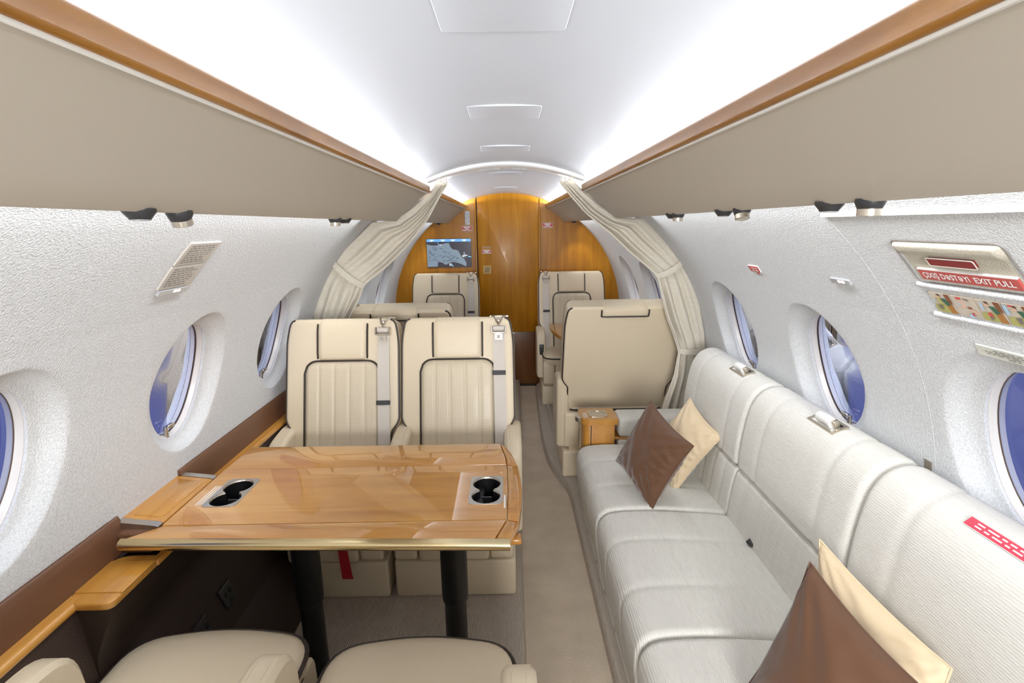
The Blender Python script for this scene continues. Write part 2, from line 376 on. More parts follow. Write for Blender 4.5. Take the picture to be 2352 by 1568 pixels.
door = tag(bpy.data.objects.new('door_1', None), kind='structure'); C.objects.link(door)
panel_piece('door_panel', DX0+.004, DX1, .548, None, M_BULK, door)
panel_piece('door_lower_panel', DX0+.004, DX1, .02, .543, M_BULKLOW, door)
pyd('door_gap', *rbox(DX0-.006, DX0+.006, YB+.004, YB+.014, .02, cz(.27)-.003, 0), M_SEAM, door)
for s, xa, xb in ((-1, DX0-.022, DX0-.005), (1, DX1+.004, DX1+.021)):    # slim uprights beside the door
    pyd('door_post', *rbox(xa, xb, YB-.012, YB+.014, .02, cz(xa)-.012, .005), M_BULK, door)
pyd('door_sill', *rbox(DX0, DX1, YB-.012, YB+.014, 0, .018, .002), M_SEAM, door)

# ------------------------------------------------------------------ overhead bins with their wood edge
def overhead(side, y0, y1, label):
    t = thing('overhead_bin', label, 'overhead bin', (0, 0, 0))
    prof = [(.372, 1.706), (.40, 1.690), (.45, 1.650), (.495, 1.612), (.528, 1.580), (.536, 1.577), (.60, 1.582), (.64, 1.60), (.60, 1.66), (.50, 1.675), (.44, 1.690), (.40, 1.700)]
    def ring_(y, e): return [(side*x, y, z) for x, z in offset(prof, e)]
    pyd('bin_body', *rings([ring_(y0, .004), ring_(y0+.004, 0), ring_(y1-.004, 0), ring_(y1, .004)]), M_BIN, t, sharp=25)
    sp = fillet([(.362, 1.708), (.388, 1.702), (.390, 1.728), (.372, 1.7425), (.360, 1.737)], [.006, .004, .004, .01, .012], 4)
    pyd('wood_edge', *rings([[(side*x, y, z) for x, z in sp] for y in (y0, y1)]), M_TRIMW, t, sharp=45)
    pyd('panel_edge', *tube([(side*.371, y0, 1.7045), (side*.371, y1, 1.7045)], .0032, 6), M_LIP, t)
    return t
overhead(-1, YF, 2.52, 'long beige overhead bin with a wood edge along the left wall, table side')
overhead(1, YF, 2.52, 'long beige overhead bin with a wood edge above the white sofa')
overhead(-1, 2.70, YB+.01, 'short beige overhead bin behind the left curtain, above the wall screen')
overhead(1, 2.70, YB+.01, 'short beige overhead bin behind the right curtain, by the bulkhead')
# air outlets and reading lamps under the bins
def under_bin(kind, x, y, label, tilt=0):
    t = thing(kind, label, 'reading light' if kind == 'reading_lamp' else 'air vent', (x, y, 1.578), 0, 'fittings under the overhead bins')
    pyd('mount', *lathe([(.022, .004), (.022, -.001), (.015, -.010), (.014, -.012)] if kind == 'air_vent' else [(.020, .004), (.020, -.002), (.015, -.013), (.013, -.015)], 20), M_PLASTIC, t)
    if kind == 'reading_lamp':
        R = Matrix.Rotation(tilt, 4, 'X')
        pyd('lamp_ring', *lathe([(.0150, -.010), (.0160, -.011), (.0160, -.021), (.014, -.022), (.011, -.021)], 20, R), M_NICKEL, t)
    else: pyd('nozzle', *lathe([(.0135, -.011), (.0135, -.0132), (.008, -.014)], 16), M_GREY, t)
    return t
XB = .545
for k, x, y, tl, lab in (
    ('air_vent', -XB, .780, 0, 'black air vent under the left bin, nearest the left picture edge'),
    ('reading_lamp', -XB, .875, .25, 'black reading lamp with brass ring under the left bin, above the text placard'),
    ('reading_lamp', -XB, 1.66, 0, 'small reading lamp under the left bin, next to the left curtain'),
    ('air_vent', -XB, 1.76, 0, 'small black air vent under the left bin, squeezed between the small lamp and the curtain'),
    ('air_vent', XB, 1.70, 0, 'small black air vent under the right bin, next to the right curtain'),
    ('reading_lamp', XB, 1.645, 0, 'small reading lamp under the right bin, next to the right curtain'),
    ('air_vent', XB, 1.30, 0, 'black air vent under the right bin, above the red wall tag'),
    ('reading_lamp', XB, 1.20, -.3, 'tilted reading lamp with brass ring under the right bin, middle of the sofa'),
    ('air_vent', XB, .875, 0, 'black air vent under the right bin above the fabric hatch edge'),
    ('reading_lamp', XB, .777, 0, 'large upright reading lamp with grey ring under the right bin, above the exit handle'),
    ('air_vent', -.60, 4.60, 0, 'black air vent under the aft left bin above the wall screen'),
    ('air_vent', .60, 4.60, 0, 'black air vent under the aft right bin beside the bulkhead')): under_bin(k, x, y, lab, tl)
for s in (-1, 1): spot('reading_beam', (s*.66, 4.55, 1.56), (s*.66, 4.80, 1.0), 1.6, 70)

# ------------------------------------------------------------------ club chairs
def chair(label, loc, rz, w=.515, headw=.215, insw=.335, belt=1, band=.40, arms=(-1, 1), lean=16.2, backh=.655, ctrl=False, dep=0.0, wall=0):
    t = thing('club_chair', label, 'chair', loc, rz, 'cream leather cabin chairs'); h = w/2
    mats = M_CREAM
    bl, br = (.19 if wall < 0 else 0), (.19 if wall > 0 else 0)      # the base stands clear of the curved side wall
    pyd('base', *rbox(-h+.012+bl, h-.012-br, 0, .44, .0, .165, .012), mats, t)
    pyd('seat_frame', *rbox(-h+.05+bl, h-.05-br, .03, .42, .16, .20, .004), M_CREAMD, t)
    for s in (-1, 1):
        x0, x1 = sorted((s*(h-.112), s*(h-.022)))
        zb = .29 if s == wall else .185
        out = fillet([(-.03, zb), (.42+dep, zb), (.42+dep, .40), (.20, .40), (-.02, .375)], [.03, .01, .02, .03, .03], 4)
        pyd('side_panel', *slab(out, x1-x0, .012, lambda a, b, d, x0=x0: (x0+d, a, b)), mats, t)
    pyd('leg_rest', *rbox(-h+.116, h-.116, -.032, .03, .185, .385, .018, 4), mats, t)
    # seat cushion with a rounded front and dark piping along its rim
    hw = h-.058
    fw = h-.022
    so = fillet([(-fw, -.030), (0, -.070), (fw, -.030), (fw, .19), (hw, .20), (hw, .40+dep), (-hw, .40+dep), (-hw, .20), (-fw, .19)], [.085, .3, .085, .012, .012, .03, .03, .012, .012], 7)
    rs = []
    cy0 = sum(q[1] for q in so)/len(so)
    for e, z in ((.97, .355), (1, .372), (1, .405), (.985, .420), (.93, .432), (.82, .441), (.62, .447), (.3, .450)): rs.append([(x*e, cy0+(y-cy0)*e, z) for x, y in so])
    pyd('seat_cushion', *rings(rs), mats, t)
    pyd('seat_piping', *tube([(x, y, .411) for x, y in offset(so, -.002)], .0062, 8, True), M_PIPE, t)
    # back: shell with notched sides, padded headrest, perforated insert
    bk = dict(loc=(0, .29+dep, .45), rot=(-math.radians(lean), 0, 0)); nz = .035
    out = [(-h+nz, -.10), (h-nz, -.10), (h-nz, .145), (h-.012, .172), (h, .20), (h-.002, .56), (h-.020, backh), (-h+.020, backh), (-h+.002, .56), (-h, .20), (-h+.012, .172), (-h+nz, .145)]
    out = fillet(out, [.025, .025, .035, .022, .03, .05, .035, .035, .05, .03, .022, .035], 5)
    F3 = lambda a, b, d: (a, .105-d, b)
    shell = pyd('backrest', *slab(out, .115, .020, F3, seg=5), M_CREAM, t, **bk)
    for nm, dd, ins_, rad in (('front_piping', .108, .006, .0050), ('rear_piping', .010, .005, .0056)):
        oo = offset(out, ins_)
        for s in (-1, 1):                      # down each side only; the top edge has none
            side_ = sorted([(i, q) for i, q in enumerate(oo) if q[0]*s > 0 and (q[1] < backh-.012 or abs(q[0]) > h-.05)], key=lambda t_: t_[0] if s > 0 else (t_[0]+1000 if t_[0] < len(oo)/4 else t_[0]))
            pyd(nm, *tube([F3(a, b, dd) for _, (a, b) in side_], rad, 8), M_PIPE, shell)
    pyd('rear_panel', *rbox(-h+.06, h-.06, .36+dep, .388+dep, .16, .40, .008), M_CREAM, t)
    # headrest pad folds over the top and ends in a short flap behind
    hr = headw/2
    sec_ = [(-.012, .468), (-.020, .474), (-.025, .50), (-.026, .60), (-.020, backh-.022), (-.002, backh-.001), (.05, backh+.006), (.098, backh+.002), (.116, backh-.012), (.119, backh-.040), (.115, backh-.05)]
    def hp(u, v):
        k = v*(len(sec_)-1); i = min(int(k), len(sec_)-2); f = k-i
        y, z = lerp(sec_[i][0], sec_[i+1][0], f), lerp(sec_[i][1], sec_[i+1][1], f)
        edge = 1-min(1, min(u, 1-u)/.07); pull = .012*edge*edge
        cy, cz_ = .05, lerp(z, .60, .3) if z < .6 else .62
        dv = Vector((0, cy-y, (cz_-z)*.4)).normalized() if z < .6 else Vector((0, .05-y, .58-z)).normalized()
        widen = 1+(.10*hr*2 if z < .56 else .16*hr*2)*(z-.47)
        return (lerp(-hr, hr, u)*widen, y+dv.y*pull, z+dv.z*pull)
    hd = pyd('headrest', *grid(hp, 18, 30), M_CREAM, t, sharp=60, **bk)
    for s, u in ((-1, 0.0), (1, 1.0)):
        pyd('headrest_piping', *tube([Vector(hp(u, v/30))+Vector((s*.003, 0, 0)) for v in range(31)], .0048, 6), M_PIPE, hd)
    pyd('flap_piping', *tube([Vector(hp(u/12, 1.0)) for u in range(13)], .0052, 6), M_PIPE, hd)
    # insert
    iw = insw/2; nch = 5
    def ins(u, v):
        x = lerp(-iw, iw, u); r = .055; e = iw-abs(x); top = .462-(r-math.sqrt(max(0, r*r-(r-min(e, r))**2)))
        ww = lerp(-.06, top, v)
        edge = smooth(min(e/.02, 1))*smooth(min((top-ww)/.025, 1))
        gr = abs(((u*nch) % 1)-.5)*2
        return (x, -.0085-.015*edge*(1-.32*gr**9), ww)
    isn = pyd('insert', *grid(ins, 60, 40), M_PERF, t, sharp=80, **bk)
    pip = [Vector(ins(0, v/14)) for v in range(15)]+[Vector(ins(u/30, 1)) for u in range(1, 30)]+[Vector(ins(1, 1-v/14)) for v in range(15)]
    pyd('insert_piping', *tube([p+Vector((0, -.0045, .002)) for p in pip], .0046, 6), M_PIPE, isn)
    # shoulder belt
    bx = belt*(h-.072); bw = .0265
    def bl(x0, x1, w0, w1, y): return rbox(x0, x1, y-.0012, y+.0012, w0, w1, 0)
    lean_x = -.006*belt
    st = pyd('belt_strap', *grid(lambda u, v: (lerp(bx-bw, bx+bw, u)+lean_x*(1-v)*-1, -.0165-.012*smooth((1-v)*3) , lerp(-.04, backh-.045, v)), 4, 24), M_BELT, t, **bk)
    bb = band
    pyd('belt_band', *rbox(bx-bw-.003, bx+bw+.003, -.034, -.015, bb-.010, bb+.010, .002, 1), M_BAND, st)
    bkl = pyd('belt_buckle', *rbox(bx-.027, bx+.027, -.042, -.017, backh-.068, backh-.046, .008), M_BELT, t, **bk)
    fr = MB()
    for s in (-1, 1): fr.add(*rbox(bx+s*.031-.003, bx+s*.031+.003, -.043, -.016, backh-.078, backh-.045, .002, 1))
    fr.add(*rbox(bx-.031, bx+.031, -.040, -.018, backh-.080, backh-.073, .002, 1)); fr.obj('buckle_frame', M_NICKEL, bkl)
    to, ti = [(bx-.016, backh-.108), (bx+.016, backh-.108), (bx+.016, backh-.078), (bx-.016, backh-.078)], [(bx-.007, backh-.101), (bx+.007, backh-.101), (bx+.007, backh-.087), (bx-.007, backh-.087)]
    pyd('belt_tongue', *holed(to, [ti], -.034, -.030, lambda p: Vector((p.x, p.z, p.y))), M_NICKEL, bkl)
    gd = MB()
    for s in (-1, 1): gd.add(*tube([(bx+s*.034, .035, backh+.004), (bx+s*.018, -.004, backh-.002), (bx+s*.008, -.026, backh-.028), (bx, -.030, backh-.040)], .0042, 6))
    gd.add(*tube([(bx-.040, .030, backh+.004), (bx+.044, .030, backh+.004)], .0042, 6)); gd.add(*lathe([(.009, -.002), (.009, .003), (.005, .006)], 14, Matrix.Translation((bx, -.028, backh-.020)) @ Matrix.Rotation(PI/2, 4, 'X')))
    gd.obj('belt_guide', M_NICKEL, t, **bk)
    # arms
    for s in arms:
        x0, x1 = sorted((s*(h-.052), s*(h+.022)))
        ao = fillet([(.140, .37 if s == wall else .20), (.40+dep, .36 if s == wall else .17), (.415+dep, .605), (.345+dep, .615), (.160, .590)], [.01, .03, .03, .06, .085], 7)
        am = pyd('armrest', *slab(ao, x1-x0, .020, lambda a, b, d, x0=x0: (x0+d, a, b), seg=5), mats, t)
        for q in (.30, .70):
            pyd('stitching', *tube([(lerp(x0, x1, q), a, b) for a, b in ao[8+3:8+26]], .0011, 5), M_CREAMD, am)
        if ctrl == s:
            pyd('control_panel', *rbox((x0+x1)/2-.020, (x0+x1)/2+.020, .150, .172, .395, .49, .006), M_PLASTIC, am)
    return t
F = PLAT
chair('cream leather chair across the table, against the left wall, belt band low', (-.745, 1.79, F), 0, band=.275, arms=(-1,), wall=-1)
chair('cream leather chair across the table, beside the aisle, belt band high', (-.228, 1.79, F), 0, band=.40)
c1 = chair('cream leather chair seen from above at the bottom left corner, beside the brown side ledge', (-.765, 1.115, F), PI, lean=27, dep=.26, backh=.62, belt=-1, arms=(1, -1), wall=1)
c2 = chair('cream leather chair seen from above, second from the left at the bottom, beside the aisle', (-.232, 1.075, F), PI, lean=27, dep=.26, backh=.62, belt=1, arms=(-1,))
chair('cream single chair with only its top edge showing over the pair across the table', (-.597, 3.20, F), PI, w=.62, headw=.245, insw=.35, belt=1, wall=1)
chair('cream single chair turned away, its whole plain back showing beside the sofa end', (.628, 3.22, F), PI, w=.65, headw=.245, insw=.35, belt=-1, wall=-1)
chair('cream single chair facing forward below the map screen on the bulkhead', (-.545, 4.03, F), 0, w=.595, headw=.23, insw=.335, belt=1, band=.30)
chair('cream single chair facing forward right of the wooden door, black switch on its arm', (.567, 4.03, F), 0, w=.595, headw=.23, insw=.335, belt=-1, band=.30, ctrl=-1)

# ------------------------------------------------------------------ sofa along the right wall
XS = .345
sofa = thing('sofa', 'long white ribbed sofa with three seats along the right wall under the windows', 'sofa', (.65, 1.43, PLAT))
SO = Vector((-.65, -1.43, -PLAT))
def cushion(name, prof, y0, y1, parent, m, r=.03, creases=(), cw=.02, cd=.008, ny=60, sel=None, sharp=60):
    """profile (x, z) run along y with rounded ends; creases are y values where the surface is drawn in"""
    n = len(prof); cx = sum(p[0] for p in prof)/n; rs = []
    ys = sorted(set([y0+(y1-y0)*k/ny for k in range(ny+1)]+[y0+r*(1-math.cos(PI/2*k/6)) for k in range(7)]+[y1-r*(1-math.cos(PI/2*k/6)) for k in range(7)]))
    for y in ys:
        e = min(y-y0, y1-y); d = r-math.sqrt(max(0, r*r-(r-min(e, r))**2))
        g = sum(cd*math.exp(-((y-c)/cw)**2) for c in creases)
        po = offset(prof, d); pg = offset(prof, d+g)
        rs.append([Vector((*(pg[i][:1] if sel is None or sel(prof[i]) else po[i][:1]), y, (pg[i] if sel is None or sel(prof[i]) else po[i])[1]))+SO for i in range(n)])
    return pyd(name, *rings(rs), m, parent, sharp=sharp)
def dense(p, k=4):                            # smooth closed curve through the points
    n = len(p); out = []
    for i in range(n):
        a, b, c, d = (Vector(p[(i+j) % n]) for j in (-1, 0, 1, 2))
        for q in range(k):
            t = q/k; out.append(tuple(.5*((2*b)+(c-a)*t+(2*a-5*b+4*c-d)*t*t+(3*b-a-3*c+d)*t**3)))
    return out
seat_p = dense([(.42, .10), (.372, .13), (.352, .22), (.335, .33), (.333, .41), (.352, .455), (.40, .476), (.52, .480), (.66, .472), (.80, .458), (.845, .44), (.85, .38), (.84, .14)], 4)
back_p = dense([(.862, .650), (.855, .68), (.857, .74), (.866, .82), (.882, .895), (.912, .945), (.955, .968), (1.00, .966), (1.025, .945), (1.035, .88), (1.045, .72), (1.03, .655), (.94, .64)], 4)
lum_p = dense([(.838, .43), (.835, .48), (.842, .55), (.852, .61), (.868, .640), (.94, .645), (1.0, .60), (1.0, .45), (.92, .41)], 4)
YS = [-.10, .50, 1.135, 1.75, 2.355]
for k in range(4):
    a, b = YS[k]+.002, YS[k+1]-.002; L = b-a
    sc_ = cushion('seat_cushion', seat_p, a, b, sofa, M_SOFA, .022, (a+L*.31, a+L*.69), .010, .0032)
    pyd('seam', *tube([Vector((.535, a+.02, .4795))+SO, Vector((.535, (a+b)/2, .4800))+SO, Vector((.535, b-.02, .4795))+SO], .0022, 6), M_SOFA, sc_)
    cushion('back_cushion', back_p, a, b, sofa, M_SOFAB, .024, (a+L*.22, a+L*.78), .009, .0038)
    cushion('lumbar_cushion', lum_p, a, b, sofa, M_SOFAB, .014, [a+L*q for q in (.14, .29, .43, .57, .71, .86)], .007, .0036)
pyd('base', *rbox(.385-.65, 1.0-.65, -.10-1.43, 2.35-1.43, 0, .11, .01), M_SOFA, sofa)
pyd('back_board', *rbox(.96-.65, 1.035-.65, -.10-1.43, 2.35-1.43, .30, .66, .01), M_SOFA, sofa)
# end armrest with a wooden cabinet and cup holder
arm = pyd('armrest', *rbox(.548-.65, .93-.65, 2.362-1.43, 2.515-1.43, .502-PLAT, .602-PLAT, .022, 4), M_SOFA, sofa)
pyd('arm_panel', *rbox(.548-.65, .93-.65, 2.368-1.43, 2.51-1.43, .05, .488-PLAT, .01, 3), M_SOFA, sofa)
pyd('arm_strip', *rbox(.53-.65, .93-.65, 2.372-1.43, 2.505-1.43, .488-PLAT, .502-PLAT, .003, 1), M_CAB, sofa)
def P2(out): return [(x-.65, y-1.43) for x, y in out]
cab_o = fillet([(.372, 2.372), (.530, 2.372), (.530, 2.512), (.372, 2.512)], [.045, .004, .004, .02], 8)
cab = pyd('cabinet', *slab(P2(cab_o), .272, .004, lambda a, b, d: (a, b, d+.300-PLAT), seg=2), M_CAB, sofa, sharp=35)
cup_c = (.452, 2.44)
def circ(c, r, n=28): return [(c[0]+r*math.cos(2*PI*i/n), c[1]+r*math.sin(2*PI*i/n)) for i in range(n)]
top_o = fillet([(.360, 2.360), (.545, 2.360), (.545, 2.520), (.360, 2.520)], [.05, .01, .01, .025], 8)
ct = pyd('cabinet_top', *holed(P2(top_o), [P2(circ(cup_c, .040))], .572-PLAT, .602-PLAT), M_CAB, sofa, sharp=30)
pyd('cabinet_gap', *rbox(.4085-.65, .4125-.65, 2.3705-1.43, 2.374-1.43, .31-PLAT, .572-PLAT, 0), M_SEAM, cab)
plate = fillet([(.404, 2.395), (.500, 2.395), (.500, 2.485), (.404, 2.485)], .022, 6)
pyd('cup_ring', *holed(P2(plate), [P2(circ(cup_c, .036))], .600-PLAT, .6045-PLAT), M_STEEL, sofa, sharp=30)
cx, cy = cup_c[0]-.65, cup_c[1]-1.43
pyd('cup_holder', *lathe([(.0385, .603-PLAT), (.036, .604-PLAT), (.034, .597-PLAT), (.034, .575-PLAT), (0.001, .575-PLAT)], 28, Matrix.Translation((cx, cy, 0))), M_STEEL, sofa)
pyd('cabinet_latch', *lathe([(.020, -.012), (.022, -.008), (.022, .010), (.018, .014)], 20, Matrix.Translation((.358-.65, 2.425-1.43, .585-PLAT))), M_STEEL, cab)
for k in range(3):
    pyd('printed_line', *rbox(.376+.008*k-.65, .380+.008*k-.65, 2.395-1.43, 2.46-1.43, .602-PLAT, .6026-PLAT, 0), M_WHITE, ct)
# slots for the shoulder belts on top of the back
for y in (1.96, 1.40):
    p = Vector((.945, y, .966))+SO
    sl = pyd('belt_slot', *holed([(-.026, -.062), (.026, -.062), (.026, .062), (-.026, .062)], [[(-.018, -.052), (.018, -.052), (.018, .052), (-.018, .052)]], -.004, .002), M_NICKEL, sofa, loc=p, rot=(0, -.42, 0))
    pyd('slot_inside', *rbox(-.02, .02, -.054, .054, -.006, -.003, 0), M_PLASTIC, sl)
    pyd('belt_loop', *tube([(0, -.035, .012), (0, -.01, .016), (0, .028, .012)], .016, 10), M_WHITE, sl)
    pyd('belt_tongue', *rbox(-.006, .012, -.048, -.030, .002, .024, .003), M_NICKEL, sl)
lb = thing('warning_label', 'red strip label with two lines of white print on top of the sofa back', 'label', (.925, .80, .956))
def LB(name, y0, y1, a0, a1, m, par, h=.0):
    # lies on the curve of the cushion top
    def f(u, v):
        t = lerp(.42, 1, lerp(a0, a1, v)); k = [(.9065, .9385), (.918, .9530), (.932, .9640)]; i = 0 if t < .5 else 1; w = t*2-i
        x, z = lerp(k[i][0], k[i+1][0], w), lerp(k[i][1], k[i+1][1], w)
        return (x-.925-.0006-h, lerp(y0, y1, u)-.80, z-.956+.0012+h)
    return pyd(name, *grid(f, 2, 4), m, par)
LB('label_face', .655, .905, 0, 1, M_PINK, lb); LB('label_edge', .655, .908, -.06, .0, M_WHITE, lb)
for a in (.26, .62):
    y = .885
    while y > .66:
        w = random.uniform(.008, .026); LB('printed_word', y-w, y, a, a+.15, M_WHITE, lb, .0006); y -= w+.006

# ------------------------------------------------------------------ cushions on the sofa
def pillow(label, top, right, bottom, left, th, m, seed):
    T, R_, B, L_ = (Vector(p) for p in (top, right, bottom, left)); c = (T+R_+B+L_)/4
    nrm = (T-B).cross(R_-L_).normalized(); rnd = random.Random(seed)
    if nrm.x > 0: nrm = -nrm
    ph = [rnd.uniform(0, 6.28) for _ in range(6)]
    def f(u, v, s):
        a, b = 2*u-1, 2*v-1
        pin = .09                              # sides drawn in between the corners
        aa, bb = a*(1-pin*(1-b*b)), b*(1-pin*(1-a*a))
        p = c+((T-L_)*(bb)+(R_-T)*(aa))*.5
        q = max(0, (1-a*a))*max(0, (1-b*b))
        h = th*(q**.46)*(1+.05*math.sin(5*a+ph[0])*math.sin(4*b+ph[1]))
        edge = (abs(a)**4+abs(b)**4)*.5
        for (ca, cb, kk, am) in ((1, -1, 26, .016), (-1, 1, 22, .012), (1, 1, 24, .013), (-1, -1, 20, .010), (1.1, .1, 18, .010), (.1, -1.1, 16, .008)):   # creases running out of the corners
            dd = math.hypot(a-ca, b-cb); h += am*math.sin(kk*math.atan2(b-cb*1.25, a-ca*1.25)+ph[4])*1.25*math.exp(-(dd/.75)**2)*(q**.3)
        h += .006*math.sin(16*math.atan2(b, a)+ph[2])*edge*(q**.3)+.004*math.sin(9*a+7*b+ph[3])*q
        return p+nrm*h*s-c
    t = thing('throw_pillow', label, 'cushion', c, 0, None)
    mb = MB(); mb.add(*grid(lambda u, v: f(u, v, .5), 36, 36)); mb.add(*grid(lambda u, v: f(u, v, -.5), 36, 36))
    mb.obj('cover', m, t, sharp=80)
    rim = [f(k/30, 0, 0) for k in range(30)]+[f(1, k/30, 0) for k in range(30)]+[f(1-k/30, 1, 0) for k in range(30)]+[f(0, 1-k/30, 0) for k in range(30)]
    pyd('seam', *tube(rim, .0028, 6, True), m, t)
    return t
pillow('brown satin square pillow standing on its corner at the far end of the sofa', (.585, 2.0, .83), (.667, 1.72, .755), (.555, 1.70, .475), (.463, 2.06, .535), .135, M_SATINB, 3)
pillow('beige satin square pillow half hidden behind the far brown pillow', (.80, 2.15, .78), (.86, 1.93, .69), (.70, 1.84, .475), (.62, 2.16, .52), .10, M_SATING, 5)
pillow('brown satin square pillow at the near end of the sofa, cut by the picture edge', (.643, .95, .82), (.72, .66, .745), (.60, .64, .475), (.515, .93, .50), .13, M_SATINB, 8)
pillow('beige satin square pillow behind the near brown pillow, leaning on the sofa back', (.757, 1.08, .788), (.835, .78, .715), (.76, .72, .50), (.70, 1.0, .55), .09, M_SATING, 11)

# ------------------------------------------------------------------ folding conference table
TZ = .765
tb = thing('conference_table', 'glossy wood folding table on two black legs with brass edge and cup holders', 'table', (-.45, 1.44, PLAT))
def TT(x, y, z): return (x+.45, y-1.44, z-PLAT)
def fig8(cx, cy, r, dy):                      # two overlapping round openings
    a0 = math.acos(min(1, dy/r)); p = []
    n = 18
    for i in range(n+1): a = lerp(-PI/2+a0+.0, 1.5*PI-a0, i/n); p.append((cx+r*math.cos(a), cy+dy+r*math.sin(a)))
    for i in range(n+1): a = lerp(PI/2+a0, 2.5*PI-a0, i/n); p.append((cx+r*math.cos(a), cy-dy+r*math.sin(a)))
    return p
CUPS = [(-.0735, 1.404), (-.853, 1.415)]
def tpart(name, out, m, holes=(), z0=TZ-.026, z1=TZ, bev=0):
    o2 = [(x+.45, y-1.44) for x, y in out]
    if holes: return pyd(name, *holed(o2, [[(x+.45, y-1.44) for x, y in h] for h in holes], z0-PLAT, z1-PLAT), m, tb, sharp=30)
    return pyd(name, *slab(o2, z1-z0, bev or .0015, lambda a, b, d: (a, b, z0-PLAT+d), seg=2), m, tb, sharp=35)
pl = [fillet([(cx-.051, cy-.084), (cx+.051, cy-.084), (cx+.051, cy+.084), (cx-.051, cy+.084)], .018, 5) for cx, cy in CUPS]
tpart('tabletop', [(-.953, 1.2425), (-.013, 1.2425), (-.010, 1.40), (-.0125, 1.5675), (-.957, 1.5675)], M_TABLE, [offset(p, .004) for p in pl])
tpart('far_leaf', [(-.957, 1.5695), (-.0125, 1.5695), (-.016, 1.62), (-.036, 1.735), (-.952, 1.741)], M_TABLE)
tpart('near_leaf', [(-1.012, 1.183), (-.043, 1.154), (-.013, 1.2405), (-.948, 1.2405)], M_TABLE)
tpart('end_trim', [(-.0115, 1.2425), (.022, 1.232), (.031, 1.31), (.035, 1.40), (.033, 1.48), (.027, 1.555), (-.011, 1.5675), (-.0085, 1.40)], M_CAB, bev=.006)
tpart('end_trim', [(-.011, 1.5695), (.0265, 1.558), (.006, 1.655), (-.016, 1.715), (-.034, 1.735), (-.0145, 1.62)], M_CAB, bev=.006)
tpart('end_trim', [(-.041, 1.154), (-.002, 1.152), (.0215, 1.229), (-.0115, 1.2405)], M_CAB, bev=.006)
def bull(path, name):                         # rounded brass edge
    n = 10; rs = []
    for i, (x, y) in enumerate(path):
        rs.append([Vector(TT(x, y-.019*math.sin(PI*k/(n-1)), TZ-.0145-.0155*-math.cos(PI*k/(n-1)))) for k in range(n)])
    return pyd(name, *rings(rs), M_GOLD, tb, sharp=50)
bull([(-1.022+1.019*k/12, 1.184-.031*k/12) for k in range(13)], 'brass_edge')
pyd('brass_edge', *tube([TT(-.952, 1.742, TZ-.010), TT(-.5, 1.738, TZ-.010), TT(-.037, 1.737, TZ-.010)], .009, 8), M_GOLD, tb)
pyd('latch_lever', *rbox(.445+.0, .478, 1.188-1.44, 1.222-1.44, TZ-.045-PLAT, TZ-.027-PLAT, .006), M_CAB, tb)
for (cx, cy), p in zip(CUPS, pl):
    h8 = fig8(cx, cy, .0435, .0375)
    cp = tpart('cup_plate', p, M_STEEL, [h8], TZ-.004, TZ+.0012)
    lin = offset(h8, .0015)
    rs = [[TT(x, y, z) for x, y in offset(h8, e)] for e, z in ((-.0005, TZ+.001), (.0015, TZ-.002), (.003, TZ-.006))]
    pyd('cup_rim', *rings(rs, caps=False), M_NICKEL, cp)
    rs = [[TT(x, y, z) for x, y in offset(h8, e)] for e, z in ((.003, TZ-.004), (.004, TZ-.075))]
    v, f = rings(rs, caps=False); f.append(tuple(range(len(h8), 2*len(h8)))); pyd('cup_well', v, f, M_BLACK, cp)
    ws = [(cx-.0165, cy+.003), (cx+.0165, cy+.003), (cx+.0165, cy-.003), (cx-.0165, cy-.003)]
    pyd('cup_divider', *slab([(x+.45, y-1.44) for x, y in ws], .05, .001, lambda a, b, d: (a, b, TZ-.074-PLAT+d), seg=1), M_PLASTIC, cp)
for k in range(3):
    pyd('printed_line', *rbox(-.925+.008*k+.45, -.9215+.008*k+.45, 1.345-1.44, 1.455-1.44, TZ-PLAT, TZ+.0004-PLAT, 0), M_WHITE, tb)
pyd('printed_line', *rbox(-.020+.45, -.015+.45, 1.30-1.44, 1.37-1.44, TZ-PLAT, TZ+.0004-PLAT, 0), M_WHITE, tb)
pyd('under_frame', *rbox(-.80+.45, -.08+.45, 1.30-1.44, 1.52-1.44, TZ-.06-PLAT, TZ-.0265-PLAT, .01), M_BLACK, tb)
for x, y in ((-.665, 1.442), (-.187, 1.436)):
    pyd('leg', *lathe([(.036, 0), (.036, .275), (.0405, .285), (.043, .30), (.043, TZ-.05-PLAT)], 28, Matrix.Translation((x+.45, y-1.44, 0))), M_BLACK, tb)
ls = thing('life_vest_strap', 'red fabric strap hanging under the seat behind the left table leg', 'strap', (-.655, 1.735, .22))
pyd('strap', *rings([[(-.018, 0, .12), (.016, 0, .12), (.016, .004, .12), (-.018, .004, .12)], [(-.010, -.006, .0), (.030, -.006, .0), (.030, -.002, .0), (-.010, -.002, .0)], [(-.008, -.006, -.012), (.034, -.006, -.012), (.034, -.002, -.012), (-.008, -.002, -.012)]]), M_STRAP, ls)

